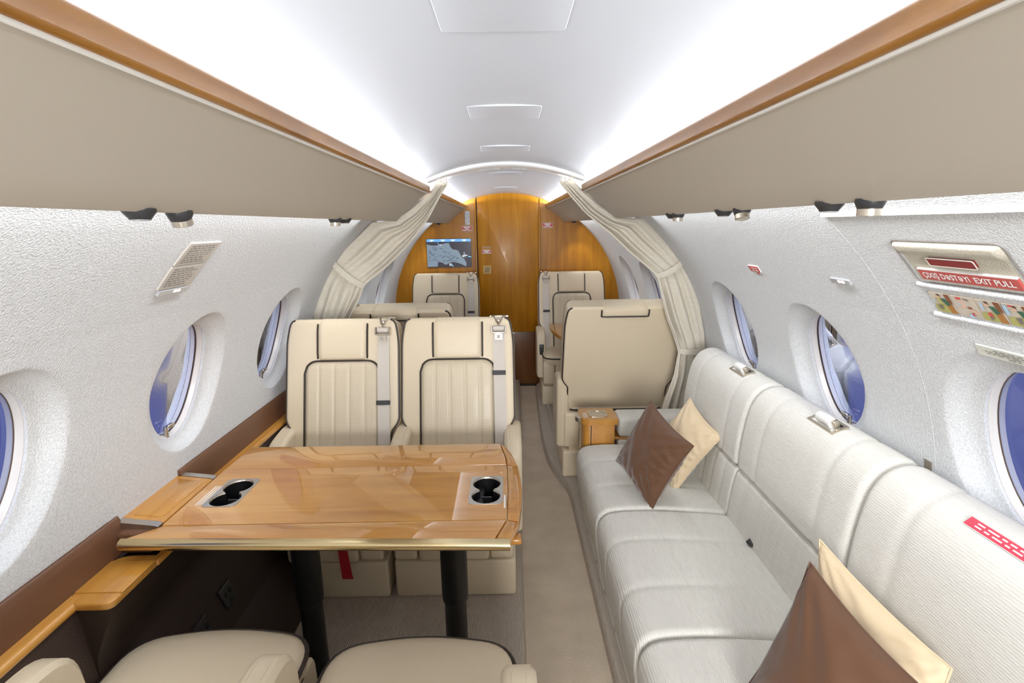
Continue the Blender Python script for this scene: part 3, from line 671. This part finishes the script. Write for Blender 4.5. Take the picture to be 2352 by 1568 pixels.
# ------------------------------------------------------------------ side ledge along the left wall
lg = thing('side_ledge', 'brown leather side ledge with wood rail, tray and console along the left wall', 'ledge', (0, 0, 0))
def run(name, prof, y0, y1, m, sharp=40, par=None): return pyd(name, *rings([[(x, y, z) for x, z in prof] for y in (y0, y1)]), m, par or lg, sharp=sharp)
bp = fillet([(-1.072, .70), (-1.050, .70), (-1.058, .775), (-1.063, .797), (-1.076, .800)], [.0, .004, .004, .008, .003], 3)
run('leather_back', bp, YF, 1.24, M_BROWN); run('leather_back', bp, 1.50, 2.95, M_BROWN)
pyd('stitching', *tube([(-1.0665, YF, .7985), (-1.0665, 1.21, .7985)], .0016, 5), M_BROWN, lg); pyd('stitching', *tube([(-1.0665, 1.54, .7985), (-1.0665, 2.95, .7985)], .0016, 5), M_BROWN, lg)
rp = fillet([(-1.065, .682), (-1.022, .682), (-1.018, .692), (-1.024, .703), (-1.065, .705)], [.0, .006, .006, .008, .0], 4)
run('wood_rail', rp, YF, 1.05, M_LEDGEW); run('wood_rail', rp, 1.535, 2.95, M_LEDGEW)
tr = fillet([(-1.058, 1.022), (-.938, 1.022), (-.938, 1.205), (-1.058, 1.205)], [.0, .022, .0, .05], 6)
tray = pyd('tray', *slab(tr, .020, .005, lambda a, b, d: (a, b, .683+d)), M_LEDGEW, lg, sharp=50)
pyd('tray_lid', *rbox(-1.052, -.936, 1.058, 1.178, .700, .7065, .003), M_LEDGEW, tray)
pyd('rail_end', *rbox(-.957, -.934, 1.18, 1.30, .684, .7005, .005), M_LEDGEW, lg)
# lower panels, dark
run('lower_panel', [(-1.06, .684), (-1.028, .684), (-1.01, .48), (-.862, .10), (-.842, PLAT-.01), (-1.02, PLAT-.01)], YF, 1.032, M_DPERF)
lpf = [(-1.06, .684), (-.944, .684), (-.952, .662), (-1.004, .548), (-1.012, .49), (-.862, .10), (-.842, PLAT-.01), (-1.06, PLAT-.01)]
run('lower_panel', fillet(lpf, [0, .008, .02, .04, .04, .02, 0, 0], 4), 1.030, 1.78, M_DARK)
run('kick_panel', [(-.97, .30), (-.90, .245), (-.822, .09), (-.818, PLAT-.01), (-.97, PLAT-.01)], 1.34, 1.80, M_DARK)
run('lower_panel', [(-1.06, .684), (-1.028, .684), (-1.01, .48), (-.862, .10), (-.842, PLAT-.01), (-1.03, PLAT-.01)], 1.782, 2.95, M_DARK)
# console block flush with the table
cons = pyd('console_end', *slab(fillet([(-1.066, .70), (-.972, .70), (-.960, .745), (-.960, .757), (-1.066, .762)], [0, .006, .01, .006, .02], 4), .325, .010, lambda a, b, d: (a, 1.212+d, b)), M_BROWN, lg, sharp=50)
def sheet(name, y0, y1, x1, m, dz=0, par=None): return pyd(name, *rings([[(-1.0695, y, .778+dz), (x1-.008, y, .7655+dz), (x1, y, .762+dz), (x1+.002, y, .735), (-1.067, y, .735)] for y in (y0, y1)]), m, par or lg, sharp=30)
sheet('console_top', 1.258, 1.498, -.9595, M_LEDGEW, .003); 
sheet('metal_strip', 1.234, 1.256, -.9590, M_STEEL, .004); sheet('metal_strip', 1.500, 1.522, -.9590, M_STEEL, .004)
pyd('console_lid', *slab(fillet([(-1.050, 1.275), (-.972, 1.275), (-.972, 1.478), (-1.050, 1.478)], [0, .02, .02, 0], 5), .003, .001, lambda a, b, d: (a, b, .7685-.117*(a+.972)+d), seg=2), M_LEDGEW, lg, sharp=30)
for y, z in ((1.475, .355), (1.33, .345)):
    x = -1.008+.150*(.49-z)/.39
    t = thing('power_outlet', 'dark power outlet under the table on the brown side panel' if y > 1.4 else 'dark power outlet low on the side panel, just above the left near seat', 'outlet', (x, y, z))
    t.rotation_euler = (0, -.367, 0)
    pyd('plate', *rbox(-.004, .005, -.032, .032, -.036, .036, .004), M_PLASTIC, t)
    for dy in (-.012, .012): pyd('socket', *rbox(.004, .0065, dy-.007, dy+.007, -.002, .016, .001), M_BLACK, t)
    pyd('switch', *rbox(.004, .007, -.008, .008, -.026, -.014, .001), M_BLACK, t)

# small folding table between the two right aft chairs
st = thing('side_table', 'rounded end of a glossy wood side table between the right aft chairs', 'table', (.7, 3.95, .70))
so_ = fillet([(-.345, .30), (-.36, .10), (-.30, -.27), (.33, -.27), (.33, .30)], [.14, .16, .12, .02, .02], 8)
tp = pyd('tabletop', *slab(so_, .028, .004, lambda a, b, d: (a, b, d)), M_TABLE, st)
pyd('inlay', *slab(fillet([(-.30, .20), (-.30, .08), (-.20, .06), (-.20, .22)], .03, 5), .0015, .0005, lambda a, b, d: (a, b, .0275+d), seg=1), M_CAB, tp)
pyd('support', *rbox(.10, .34, -.12, .12, -.12, 0, .01), M_BROWN, st)

# ------------------------------------------------------------------ curtains
def curtain(side, rows, label, y0, folds, ties, seed):
    """rows: (t, outer x, outer z, inner x, inner z) from the ceiling track down"""
    t = thing('curtain', label, 'curtain', (0, y0, 0)); NU, NV = 90, 90; rnd = random.Random(seed); ph = rnd.uniform(0, 6)
    pin = [tt for tt, *_ in ties]
    def f(u, v):
        ox, oz, ix, iz = poly_at(rows, v)
        near = min(abs(v-p) for p in pin); k = smooth(near/.12)
        w = u**(lerp(1.6, .9, k))
        q = 1-(1-u)**1.25
        x, z = lerp(ox, ix, q), lerp(oz, iz, q)
        amp = lerp(.006, .021, k)*(.25+.75*q)*smooth(v/.06)*smooth((1-q)*9+.35)
        ya = amp*math.sin(folds*PI*(q**1.35)*2+ph+1.3*math.sin(3.1*v+ph))+.35*amp*math.sin(folds*3.1*PI*q+2*ph+4*v)
        ya -= .020*q*smooth(v/.1)
        sag = .010*math.sin(PI*q)*k
        return (side*x, ya, z-sag)
    o = pyd('cloth', *grid(f, NU, NV), M_CURT, t, sharp=180)
    md = o.modifiers.new('thickness', 'SOLIDIFY'); md.thickness = .0025
    pyd('hem', *tube([Vector(f(1, .02+.96*k/40))+Vector((0, -.001, 0)) for k in range(41)], .004, 6), M_CURT, t)
    for tt, (ox, oz), (ix, iz) in ties:
        n = 14; pts = [Vector((side*lerp(ox, ix, k/n), -.030-.018*math.sin(PI*k/n)**.6+.012, lerp(oz, iz, k/n)-.008*math.sin(PI*k/n))) for k in range(n+1)]
        d = Vector((side*(ix-ox), 0, iz-oz)).normalized(); nn = Vector((-d.z, 0, d.x))*.0145
        rs = [[p+nn, p+nn+Vector((0, -.003, 0)), p-nn+Vector((0, -.003, 0)), p-nn] for p in pts]
        tie = pyd('tie_band', *rings(rs), M_CURT, t, sharp=40)
        b = pts[-1]-d*.014
        pyd('snap_button', *lathe([(.0062, .0), (.0062, .002), (.004, .0035), (.001, .0035)], 14, Matrix.Translation(b+Vector((0, -.003, 0))) @ Matrix.Rotation(PI/2, 4, 'X')), M_NICKEL, tie)
    hk = MB()
    for k in range(3): x, y, z = f(.15+.3*k, .0); hk.add(*tube([(x, y, z-.002), (x, y, cz(x)+.002)], .0025, 6))
    hk.obj('track_hook', M_NICKEL, t)
    return t
rowsL = [(0, .325, 1.776, .284, 1.764), (.04, .350, 1.745, .293, 1.742), (.10, .372, 1.708, .322, 1.700), (.2, .47, 1.635, .386, 1.593), (.3, .565, 1.580, .437, 1.530), (.4, .67, 1.574, .505, 1.452),
         (.5, .80, 1.458, .600, 1.365), (.6, .885, 1.375, .731, 1.265), (.68, .95, 1.285, .760, 1.195), (.8, 1.008, 1.12, .82, 1.10), (1, 1.055, .86, .90, .85)]
curtain(-1, rowsL, 'linen curtain on the left tied back once, above the cream chair pair', 2.60, 3.2, [(.6, (.872, 1.372), (.728, 1.258))], 2)
rowsR = [(0, .325, 1.776, .262, 1.763), (.03, .345, 1.750, .275, 1.742), (.08, .380, 1.715, .318, 1.690), (.15, .47, 1.640, .39, 1.610), (.22, .572, 1.580, .452, 1.560), (.28, .688, 1.574, .525, 1.500), (.36, .79, 1.472, .620, 1.412),
         (.44, .895, 1.355, .768, 1.292), (.52, .955, 1.25, .793, 1.19), (.60, 1.00, 1.13, .824, 1.08), (.70, 1.035, .985, .875, .96), (.76, 1.045, .90, .900, .893), (.84, 1.055, .80, .885, .76), (1, 1.05, .55, .825, .55)]
curtain(1, rowsR, 'linen curtain on the right tied back twice, hanging down beside the sofa', 2.60, 3.4, [(.44, (.885, 1.353), (.766, 1.288)), (.76, (1.04, .897), (.896, .895))], 5)

# ------------------------------------------------------------------ signs, screens and placards
def bulk(name, out, m, par, y=YB+.011, t=.004): return pyd(name, *slab(out, t, .0008, lambda a, b, d: (a, y-d, b), seg=1), m, par, sharp=30)
def rect(x0, x1, z0, z1, r=0.0): p = [(x0, z0), (x1, z0), (x1, z1), (x0, z1)]; return fillet(p, r, 4) if r else p
def flat_text(body, size, x, z, y, m, par, bold=0): v, f = text_mesh(body, size, bold=bold); return pyd('lettering', [(p.x+x, y, p.y+z) for p in v], f, m, par)
M_SCR = mat('screen_dark', (.01, .01, .012), .15, emit=(.055, .05, .065), estr=.5)
M_LAND = mat('screen_land', (.01, .01, .01), .15, emit=(.20, .26, .32), estr=.62, var=None)
M_LAND2 = mat('screen_land_dark', (.01, .01, .01), .15, emit=(.15, .20, .26), estr=.55)
M_BAR = mat('screen_bar', (.01, .01, .01), .15, emit=(.16, .42, .86), estr=.62)
M_TXT = mat('screen_text', (.1, .1, .1), .3, emit=(.8, .86, .92), estr=.9)
M_FLAG = mat('screen_pointer', (.01, .01, .01), .3, emit=(.12, .45, .75), estr=1.0)
mx0, mx1, mz0, mz1 = -.744, -.334, 1.179, 1.436
mo = thing('wall_screen', 'flat map screen with blue bar, built into the wooden bulkhead left of the door', 'screen', (0, 0, 0))
bulk('bezel', rect(mx0-.003, mx1+.003, mz0-.003, mz1+.003, .003), M_PLASTIC, mo, t=.010)
scr = bulk('display', rect(mx0, mx1, mz0, mz1), M_SCR, mo, t=.012)
ys_ = YB-.0018
def SC_(pts): return [(lerp(mx0, mx1, a), lerp(mz1, mz0, b)) for a, b in pts]
def on_screen(name, pts, m, k): return pyd(name, [(x, ys_-.0004*k, z) for x, z in SC_(pts)], [tuple(range(len(pts)))], m, scr)
on_screen('map_land', [(0, .17), (.05, .2), (.1, .22), (.2, .23), (.27, .20), (.34, .18), (.42, .15), (.50, .14), (.52, .2), (.535, .28), (.58, .36), (.60, .38), (.65, .38), (.71, .42), (.73, .47), (.76, .57), (.80, .66), (.84, .71), (.86, .78), (.885, .83), (.89, .9), (.88, .99), (.82, .94), (.74, .88), (.66, .84), (.58, .82), (.54, .84), (.50, .86), (.44, .91), (.39, .91), (.36, .86), (.30, .82), (.25, .82), (.235, .86), (.23, .98), (0, .99)], M_LAND, 1)
rr = random.Random(4)
for _ in range(70):
    cx_, cy_ = rr.uniform(.05, .72), rr.uniform(.27, .80)
    if cx_ > .45 and cy_ < .42+.5*(cx_-.45): continue
    pts = [(cx_+rr.uniform(.02, .06)*math.cos(a*PI/4)*rr.uniform(.4, 1), cy_+rr.uniform(.01, .035)*math.sin(a*PI/4)) for a in range(8)]
    on_screen('map_relief', pts, M_LAND2, 2)
on_screen('map_island', [(.82, .50), (.845, .46), (.865, .50), (.87, .58), (.885, .66), (.875, .70), (.86, .62), (.84, .54)], M_LAND, 1)
for a, b in (((.93, .625), (1.0, .65)), ((.56, .90), (.585, 1.0)), ((.25, .12), (.28, .21))):
    dx, dy = b[0]-a[0], b[1]-a[1]; w = .012
    on_screen('map_pointer', [(a[0]-dy*.1, a[1]-w), (b[0]-dy*.1, b[1]-w*1.6), (b[0]+dy*.1, b[1]+w), (a[0]+dy*.1, a[1]+w)], M_FLAG, 3)
on_screen('map_bar', [(0, 0), (1, 0), (1, .095), (0, .095)], M_BAR, 1)
def words(x0, x1, yy, h, mm, k, gap=.012):
    x = x0
    while x < x1-.01: w = min(rr.uniform(.02, .05), x1-x); on_screen('map_text', [(x, yy), (x+w, yy), (x+w, yy+h), (x, yy+h)], mm, k); x += w+gap
for c in (.12, .37, .60, .85): words(c-.05, c+.05, .022, .024, M_TXT, 3, .006); words(c-.025, c+.03, .062, .018, M_TXT, 3, .006)
words(.805, .92, .575, .022, M_TXT, 4, .005); words(.805, .86, .62, .02, M_TXT, 4, .005); words(.50, .56, .885, .02, M_TXT, 4, .005); words(.50, .55, .93, .02, M_TXT, 4, .005); words(.29, .35, .20, .016, M_TXT, 4, .005)
ex = thing('exit_sign', 'narrow grey exit sign with letters stacked in two columns beside the wooden door', 'sign', (0, 0, 0))
bulk('frame', rect(-.381, -.336, 1.560, 1.686, .003), M_GREY, ex, t=.010); bulk('face', rect(-.378, -.339, 1.563, 1.683, .002), mat('sign_face', (.62, .64, .68), .35), ex, t=.0125)
for i, ch in enumerate('ÇIXIŞ'): flat_text(ch, .021, -.3675, 1.665-i*.0215, YB-.0022, M_SEAM, ex)
for i, ch in enumerate('EXIT'): flat_text(ch, .021, -.350, 1.653-i*.0215, YB-.0022, M_SEAM, ex)
def red_placard(label, x0, x1, z0, z1, arrow):
    t = thing('red_placard', label, 'placard', (0, 0, 0)); c = (x0+x1)/2
    out = [(x0, z0)]+([(c-.016, z0), (c, z0-.016), (c+.016, z0)] if arrow else [])+[(x1, z0), (x1, z1), (x0, z1)]
    bulk('edge', out, M_WHITE, t, t=.0075); bulk('face', offset(out, .0028), M_RED, t, t=.009)
    h = (z1-z0)
    for k, (fz, wd) in enumerate(((.80, .62), (.58, .66), (.36, .34), (.14, .84))):
        x = c-wd*(x1-x0)/2; xe = c+wd*(x1-x0)/2
        while x < xe-.002: w = min(rr.uniform(.006, .014), xe-x); pyd('printed_word', [(x, YB+.0012, z0+fz*h-.003), (x+w, YB+.0012, z0+fz*h-.003), (x+w, YB+.0012, z0+fz*h+.0035), (x, YB+.0012, z0+fz*h+.0035)], [(0, 1, 2, 3)], M_WHITE, t); x += w+.002
    if arrow: pyd('dot', [(c+.004*math.cos(q*PI/3), YB+.001, z0-.004+.004*math.sin(q*PI/3)) for q in range(6)], [tuple(range(6))], M_REDDARK, t)
    return t
red_placard('red placard with white text and downward point under the grey exit sign', -.413, -.318, 1.508, 1.552, True)
red_placard('red placard with white text on the wooden panel right of the door', .334, .430, 1.528, 1.570, True)
def on_door(o): o.location.y -= .019; return o
on_door(red_placard('small red placard without a point on the wooden door above the latch', -.231, -.143, 1.299, 1.334, False))
pn = thing('printed_notice', 'two faint printed lines on the wooden door above the small red placard', 'notice', (0, 0, 0))
for z in (1.349, 1.361): bulk('printed_line', rect(-.229, -.146, z-.0035, z+.0035), mat('faint_print', (.50, .36, .22), .4), pn, y=YB-.006, t=.001)
la = thing('door_latch', 'square bronze latch plate with curved grooves on the wooden door', 'latch', (0, 0, 0))
bulk('plate', rect(-.222, -.150, 1.112, 1.186, .004), mat('bronze', (.30, .21, .10), .38, metal=.8), la, y=YB-.006, t=.004)
bulk('inner_plate', rect(-.216, -.156, 1.118, 1.180, .002), mat('bronze_dark', (.22, .15, .07), .45, metal=.7), la, y=YB-.006, t=.006)
for c0 in (0, .022): pyd('groove', *tube([(-.214+c0+.036*q, YB-.0125, 1.128+.002*c0*40+.048*(q**1.8)*(1-c0*8)) for q in [k/8 for k in range(9)]], .0016, 6), M_SEAM, la)
# patches that lie on the curved side wall
def patch(name, side, y0, y1, s0, s1, d, m, par, skew=0, nu=6, nv=6):
    return pyd(name, *rings([[wp(side, lerp(y0, y1, u), lerp(s0, s1, v), e) for u, v in [(k/nu, 0) for k in range(nu)]+[(1, k/nv) for k in range(nv)]+[(1-k/nu, 1) for k in range(nu)]+[(0, 1-k/nv) for k in range(nv)]] for e in (.001, d)]), m, par, sharp=30)
def wall_text(body, size, side, y, s, d, m, par, wide=None, bold=0):
    v, f, cur = [], [], 0.0
    for tok in body.replace('Ə', '|Ə|').split('|'):
        if not tok: continue
        tv, tf = text_mesh('e' if tok == 'Ə' else tok, size*(1.32 if tok == 'Ə' else 1), 'LEFT', bold)
        if tok == 'Ə':                         # the schwa is an e turned by half a turn
            mx_, my_ = (max(p.x for p in tv)+min(p.x for p in tv))/2, (max(p.y for p in tv)+min(p.y for p in tv))/2
            for p in tv: p.x, p.y = 2*mx_-p.x, my_-p.y
        x_ = min(p.x for p in tv)
        for p in tv: p.x += cur-x_
        n_ = len(v); v += tv; f += [tuple(i+n_ for i in q) for q in tf]; cur = max(p.x for p in tv)+size*.09
    w = max(p.x for p in v)-min(p.x for p in v); k = (wide/w) if wide else 1
    return pyd('lettering', [wp(side, y-side*p.x*k, s+p.y, d) for p in v], f, m, par)
def plain_lines(side, y0, y1, s0, s1, n, m, par, d, seed, hgt=.0016):
    r = random.Random(seed)
    for k in range(n):
        s = lerp(s1, s0, (k+.5)/n); y = y0; ye = y1-r.uniform(0, .25)*(y1-y0); mb = MB()
        while y < ye: w = min(r.uniform(.005, .018), ye-y); mb.add(*grid(lambda u, v: wp(side, lerp(y, y+w, u), s+(v-.5)*hgt*2, d), 1, 1)); y += w+.004
        mb.obj('printed_line', m, par)
pc = thing('text_placard', 'two grey instruction placards with small print, one above the other, high on the left wall', 'placard', (0, 0, 0))
for a, b, sd in ((.789, .861, 1), (.714, .786, 2)):
    p = patch('card', -1, 1.215, 1.345, a, b, -.004, M_PLAC, pc); plain_lines(-1, 1.228, 1.335, a+.006, b-.006, 8, M_INK, p, -.0046, sd)
M_LENS = mat('sign_lens', (.45, .45, .47), .12, coat=1)
M_GLOW = mat('sign_glow', (.9, .9, .85), .3, emit=(1, .93, .85), estr=1.6)
for side, y0, y1, lab in ((-1, 1.225, 1.335, 'small lit seat belt sign lens under the text placards on the left wall'), (1, 1.235, 1.31, 'small lit seat belt sign lens on the right wall above the middle window')):
    t = thing('seat_belt_sign', lab, 'sign', (0, 0, 0))
    patch('lens', side, y0, y1, .695, .710, -.006, M_LENS, t); c = lerp(y0, y1, .62 if side < 0 else .42)
    patch('lit_symbol', side, c-.012, c+.012, .700, .707, -.0068, M_GLOW, t); patch('red_mark', side, c-.001, c+.001, .699, .708, -.0072, M_RED, t)
tg = thing('red_wall_tag', 'small red tag with white print on the right wall above the far window', 'placard', (0, 0, 0))
patch('edge', 1, 1.707, 1.776, .679, .706, -.003, M_WHITE, tg); f_ = patch('face', 1, 1.709, 1.774, .681, .703, -.004, M_RED, tg)
plain_lines(1, 1.715, 1.771, .683, .701, 2, M_WHITE, f_, -.0046, 5, .0025)
patch('tab', 1, 1.731, 1.738, .671, .680, -.003, M_RED, tg)
# emergency exit: fabric covered hatch outline with its handle
hl = MB()
hl.add(*tube([wp(1, y, .925, -.002) for y in [1.135-.03*k for k in range(36)]], .005, 6)).add(*tube([wp(1, 1.135+.02*smooth(abs(s-.6)/.5)*0, s, .0005) for s in [.925-.03*k for k in range(28)]], .0014, 6))
hatch = hl.obj('hatch_edge', M_WALL, wall_right)
run_ = [wp(1, 1.137, s, -.0022) for s in [.92-.03*k for k in range(28)]]
xh = thing('exit_release', 'fabric covered exit release panel with red slot and red lettered strip', 'exit release', (0, 0, 0))
HY0, HY1, HS0, HS1 = .775, 1.0, .742, .846
v, f = [], []
def rr_(e, d): return [wp(1, y, s, d) for y, s in fillet([(HY0+e, HS0+e), (HY1-e, HS0+e), (HY1-e, HS1-e), (HY0+e, HS1-e)], max(.004, .012-e), 4)]
def cov(u, v):
    e = min(v/.03, (1-v)/.06, u/.03, (1-u)/.03, 1)
    d = .0025+.012*smooth((v-.62)/.24)
    return wp(1, lerp(HY1, HY0, u), lerp(HS0, HS1, v), -d*.65*math.sqrt(max(0, 1-(1-max(0, e))**2))+.001)
pyd('cover', *grid(cov, 30, 40), mat('cover_fabric', (.56, .52, .43), .9, spec=.15, bump=(330, .4, (1, 1, 1))), xh, sharp=70)
pyd('gap', *tube(rr_(-.003, -.0005), .0016, 6, True), M_INK, xh)
for s_ in (.729, .652): pyd('fabric_lip', *tube([wp(1, y, s_, .0035) for y in [lerp(HY0-.02, HY1+.012, k/10) for k in range(11)]], .0085, 10), M_WALL, xh)
sl_ = patch('slot', 1, .842, .935, .793, .8085, -.0062, M_REDDARK, xh)
pyd('slot_edge', *tube([wp(1, y, s, -.0055) for y, s in fillet([(.840, .791), (.938, .791), (.938, .810), (.840, .810)], .004, 3)], .0012, 6, True), M_PLAC, xh)
stp = patch('red_strip', 1, .783, .981, .751, .7755, -.0045, mat('strip_red', (.50, .085, .075), .45), xh)
patch('strip_edge', 1, .783, .981, .7755, .778, -.0045, M_WHITE, xh)
wall_text('ÇIXIŞ DƏSTƏYI', .018, 1, .973, .763, -.0052, M_WHITE, stp, wide=.100, bold=.0004)
wall_text('EXIT PULL', .018, 1, .863, .763, -.0052, M_WHITE, stp, wide=.072, bold=.0004)
# picture strip with seated passengers
pi_ = thing('instruction_strip', 'strip of coloured safety pictures of seated passengers below the exit handle', 'placard', (0, 0, 0))
M_P = {k: mat('print_'+k, c, .45) for k, c in dict(ground=(.56, .49, .40), olive=(.42, .40, .13), green=(.03, .12, .06), tan=(.40, .17, .03), rust=(.22, .07, .02), skin=(.72, .46, .34), hair=(.10, .045, .02), blue=(.40, .55, .70), grey=(.18, .15, .16), red=(.62, .06, .06)).items()}
PY, PW = .995, .0505
def pic(k, shapes):
    y1 = PY-k*PW; card = patch('picture', 1, y1-PW+.0025, y1, .666, .714, -.003, M_P['ground'], pi_, nu=2, nv=3)
    for i, (mm, pts) in enumerate(shapes): pyd('print_'+mm, [wp(1, y1-a*(PW-.0025), .714-b*.048, -.0032-.0002*(i+1)) for a, b in pts], [tuple(range(len(pts)))], M_P[mm], card)
seat = [('olive', [(.05, .62), (.55, .55), (.75, 1), (.02, 1)]), ('tan', [(.62, .55), (.9, .5), (1, 1), (.7, 1)]), ('rust', [(.74, 0), (.98, 0), (.98, .5), (.80, .45)]), ('green', [(.50, .26), (.72, .24), (.86, .55), (.64, .60)]), ('skin', [(.36, .12), (.50, .12), (.52, .24), (.42, .28), (.36, .22)]), ('hair', [(.38, .02), (.54, .02), (.56, .16), (.44, .12)])]
pic(0, seat+[('olive', [(.30, .25), (.5, .22), (.55, .5), (.36, .55)]), ('grey', [(.22, .62), (.42, .62), (.42, .82), (.26, .82)]), ('blue', [(.06, .36), (.18, .36), (.16, .52), (.06, .5)])])
pic(1, [('skin', [(.22, .22), (.40, .18), (.52, .34), (.46, .58), (.30, .60), (.20, .42)]), ('red', [(.20, .06), (.44, .04), (.46, .14), (.22, .16)]), ('blue', [(.20, .34), (.34, .34), (.34, .46), (.20, .46)]), ('skin', [(.62, .50), (.98, .72), (.94, .84), (.60, .62)]), ('rust', [(.58, .46), (.78, .48), (.76, .56), (.60, .58)]), ('blue', [(.50, .86), (.72, .82), (.74, 1), (.50, 1)]), ('red', [(.66, .76), (.76, .74), (.74, .92), (.66, .90)]), ('hair', [(.58, .04), (.80, .10), (.78, .16), (.58, .09)])])
pic(2, seat+[('blue', [(.16, .18), (.28, .1), (.26, .5), (.18, .5)]), ('red', [(.34, .58), (.50, .54), (.52, .78), (.36, .80)]), ('grey', [(.36, .74), (.48, .72), (.48, .88), (.38, .88)])])
pic(3, seat+[('blue', [(.04, .05), (.20, .05), (.22, .5), (.06, .5)]), ('grey', [(.34, .6), (.56, .56), (.52, .84), (.42, .86)]), ('red', [(.28, .0), (.44, .0), (.44, .08), (.28, .08)])])
pic(4, seat+[('blue', [(.08, .30), (.26, .30), (.26, .5), (.08, .5)]), ('red', [(.10, .36), (.24, .36), (.24, .42), (.10, .42)])])
pic(5, seat)
ip = thing('info_placard', 'pale long placard with small print above the near right window', 'placard', (0, 0, 0))
p_ = patch('card', 1, .70, .945, .572, .595, -.003, mat('pale_placard', (.60, .60, .53), .5), ip); plain_lines(1, .71, .935, .575, .592, 4, M_INK, p_, -.0038, 9, .0010)
mt = thing('metal_tag', 'narrow metal tag with red letters on the right wall behind the sofa back', 'placard', (0, 0, 0))
p_ = patch('tag_plate', 1, 1.145, 1.166, .09, .214, -.003, mat('tag_metal', (.36, .31, .25), .4, metal=.5), mt)
for i in range(4): patch('red_mark', 1, 1.152, 1.159, .190-.022*i-.010, .190-.022*i, -.0036, M_RED, p_, nu=1, nv=1)

pyd('belt_buckle', *rbox(-.008, .012, -.014, .014, -.004, .008, .003), M_PLASTIC, sofa, loc=Vector((.832, 1.545, .462))+SO, rot=(0, -.5, .3))
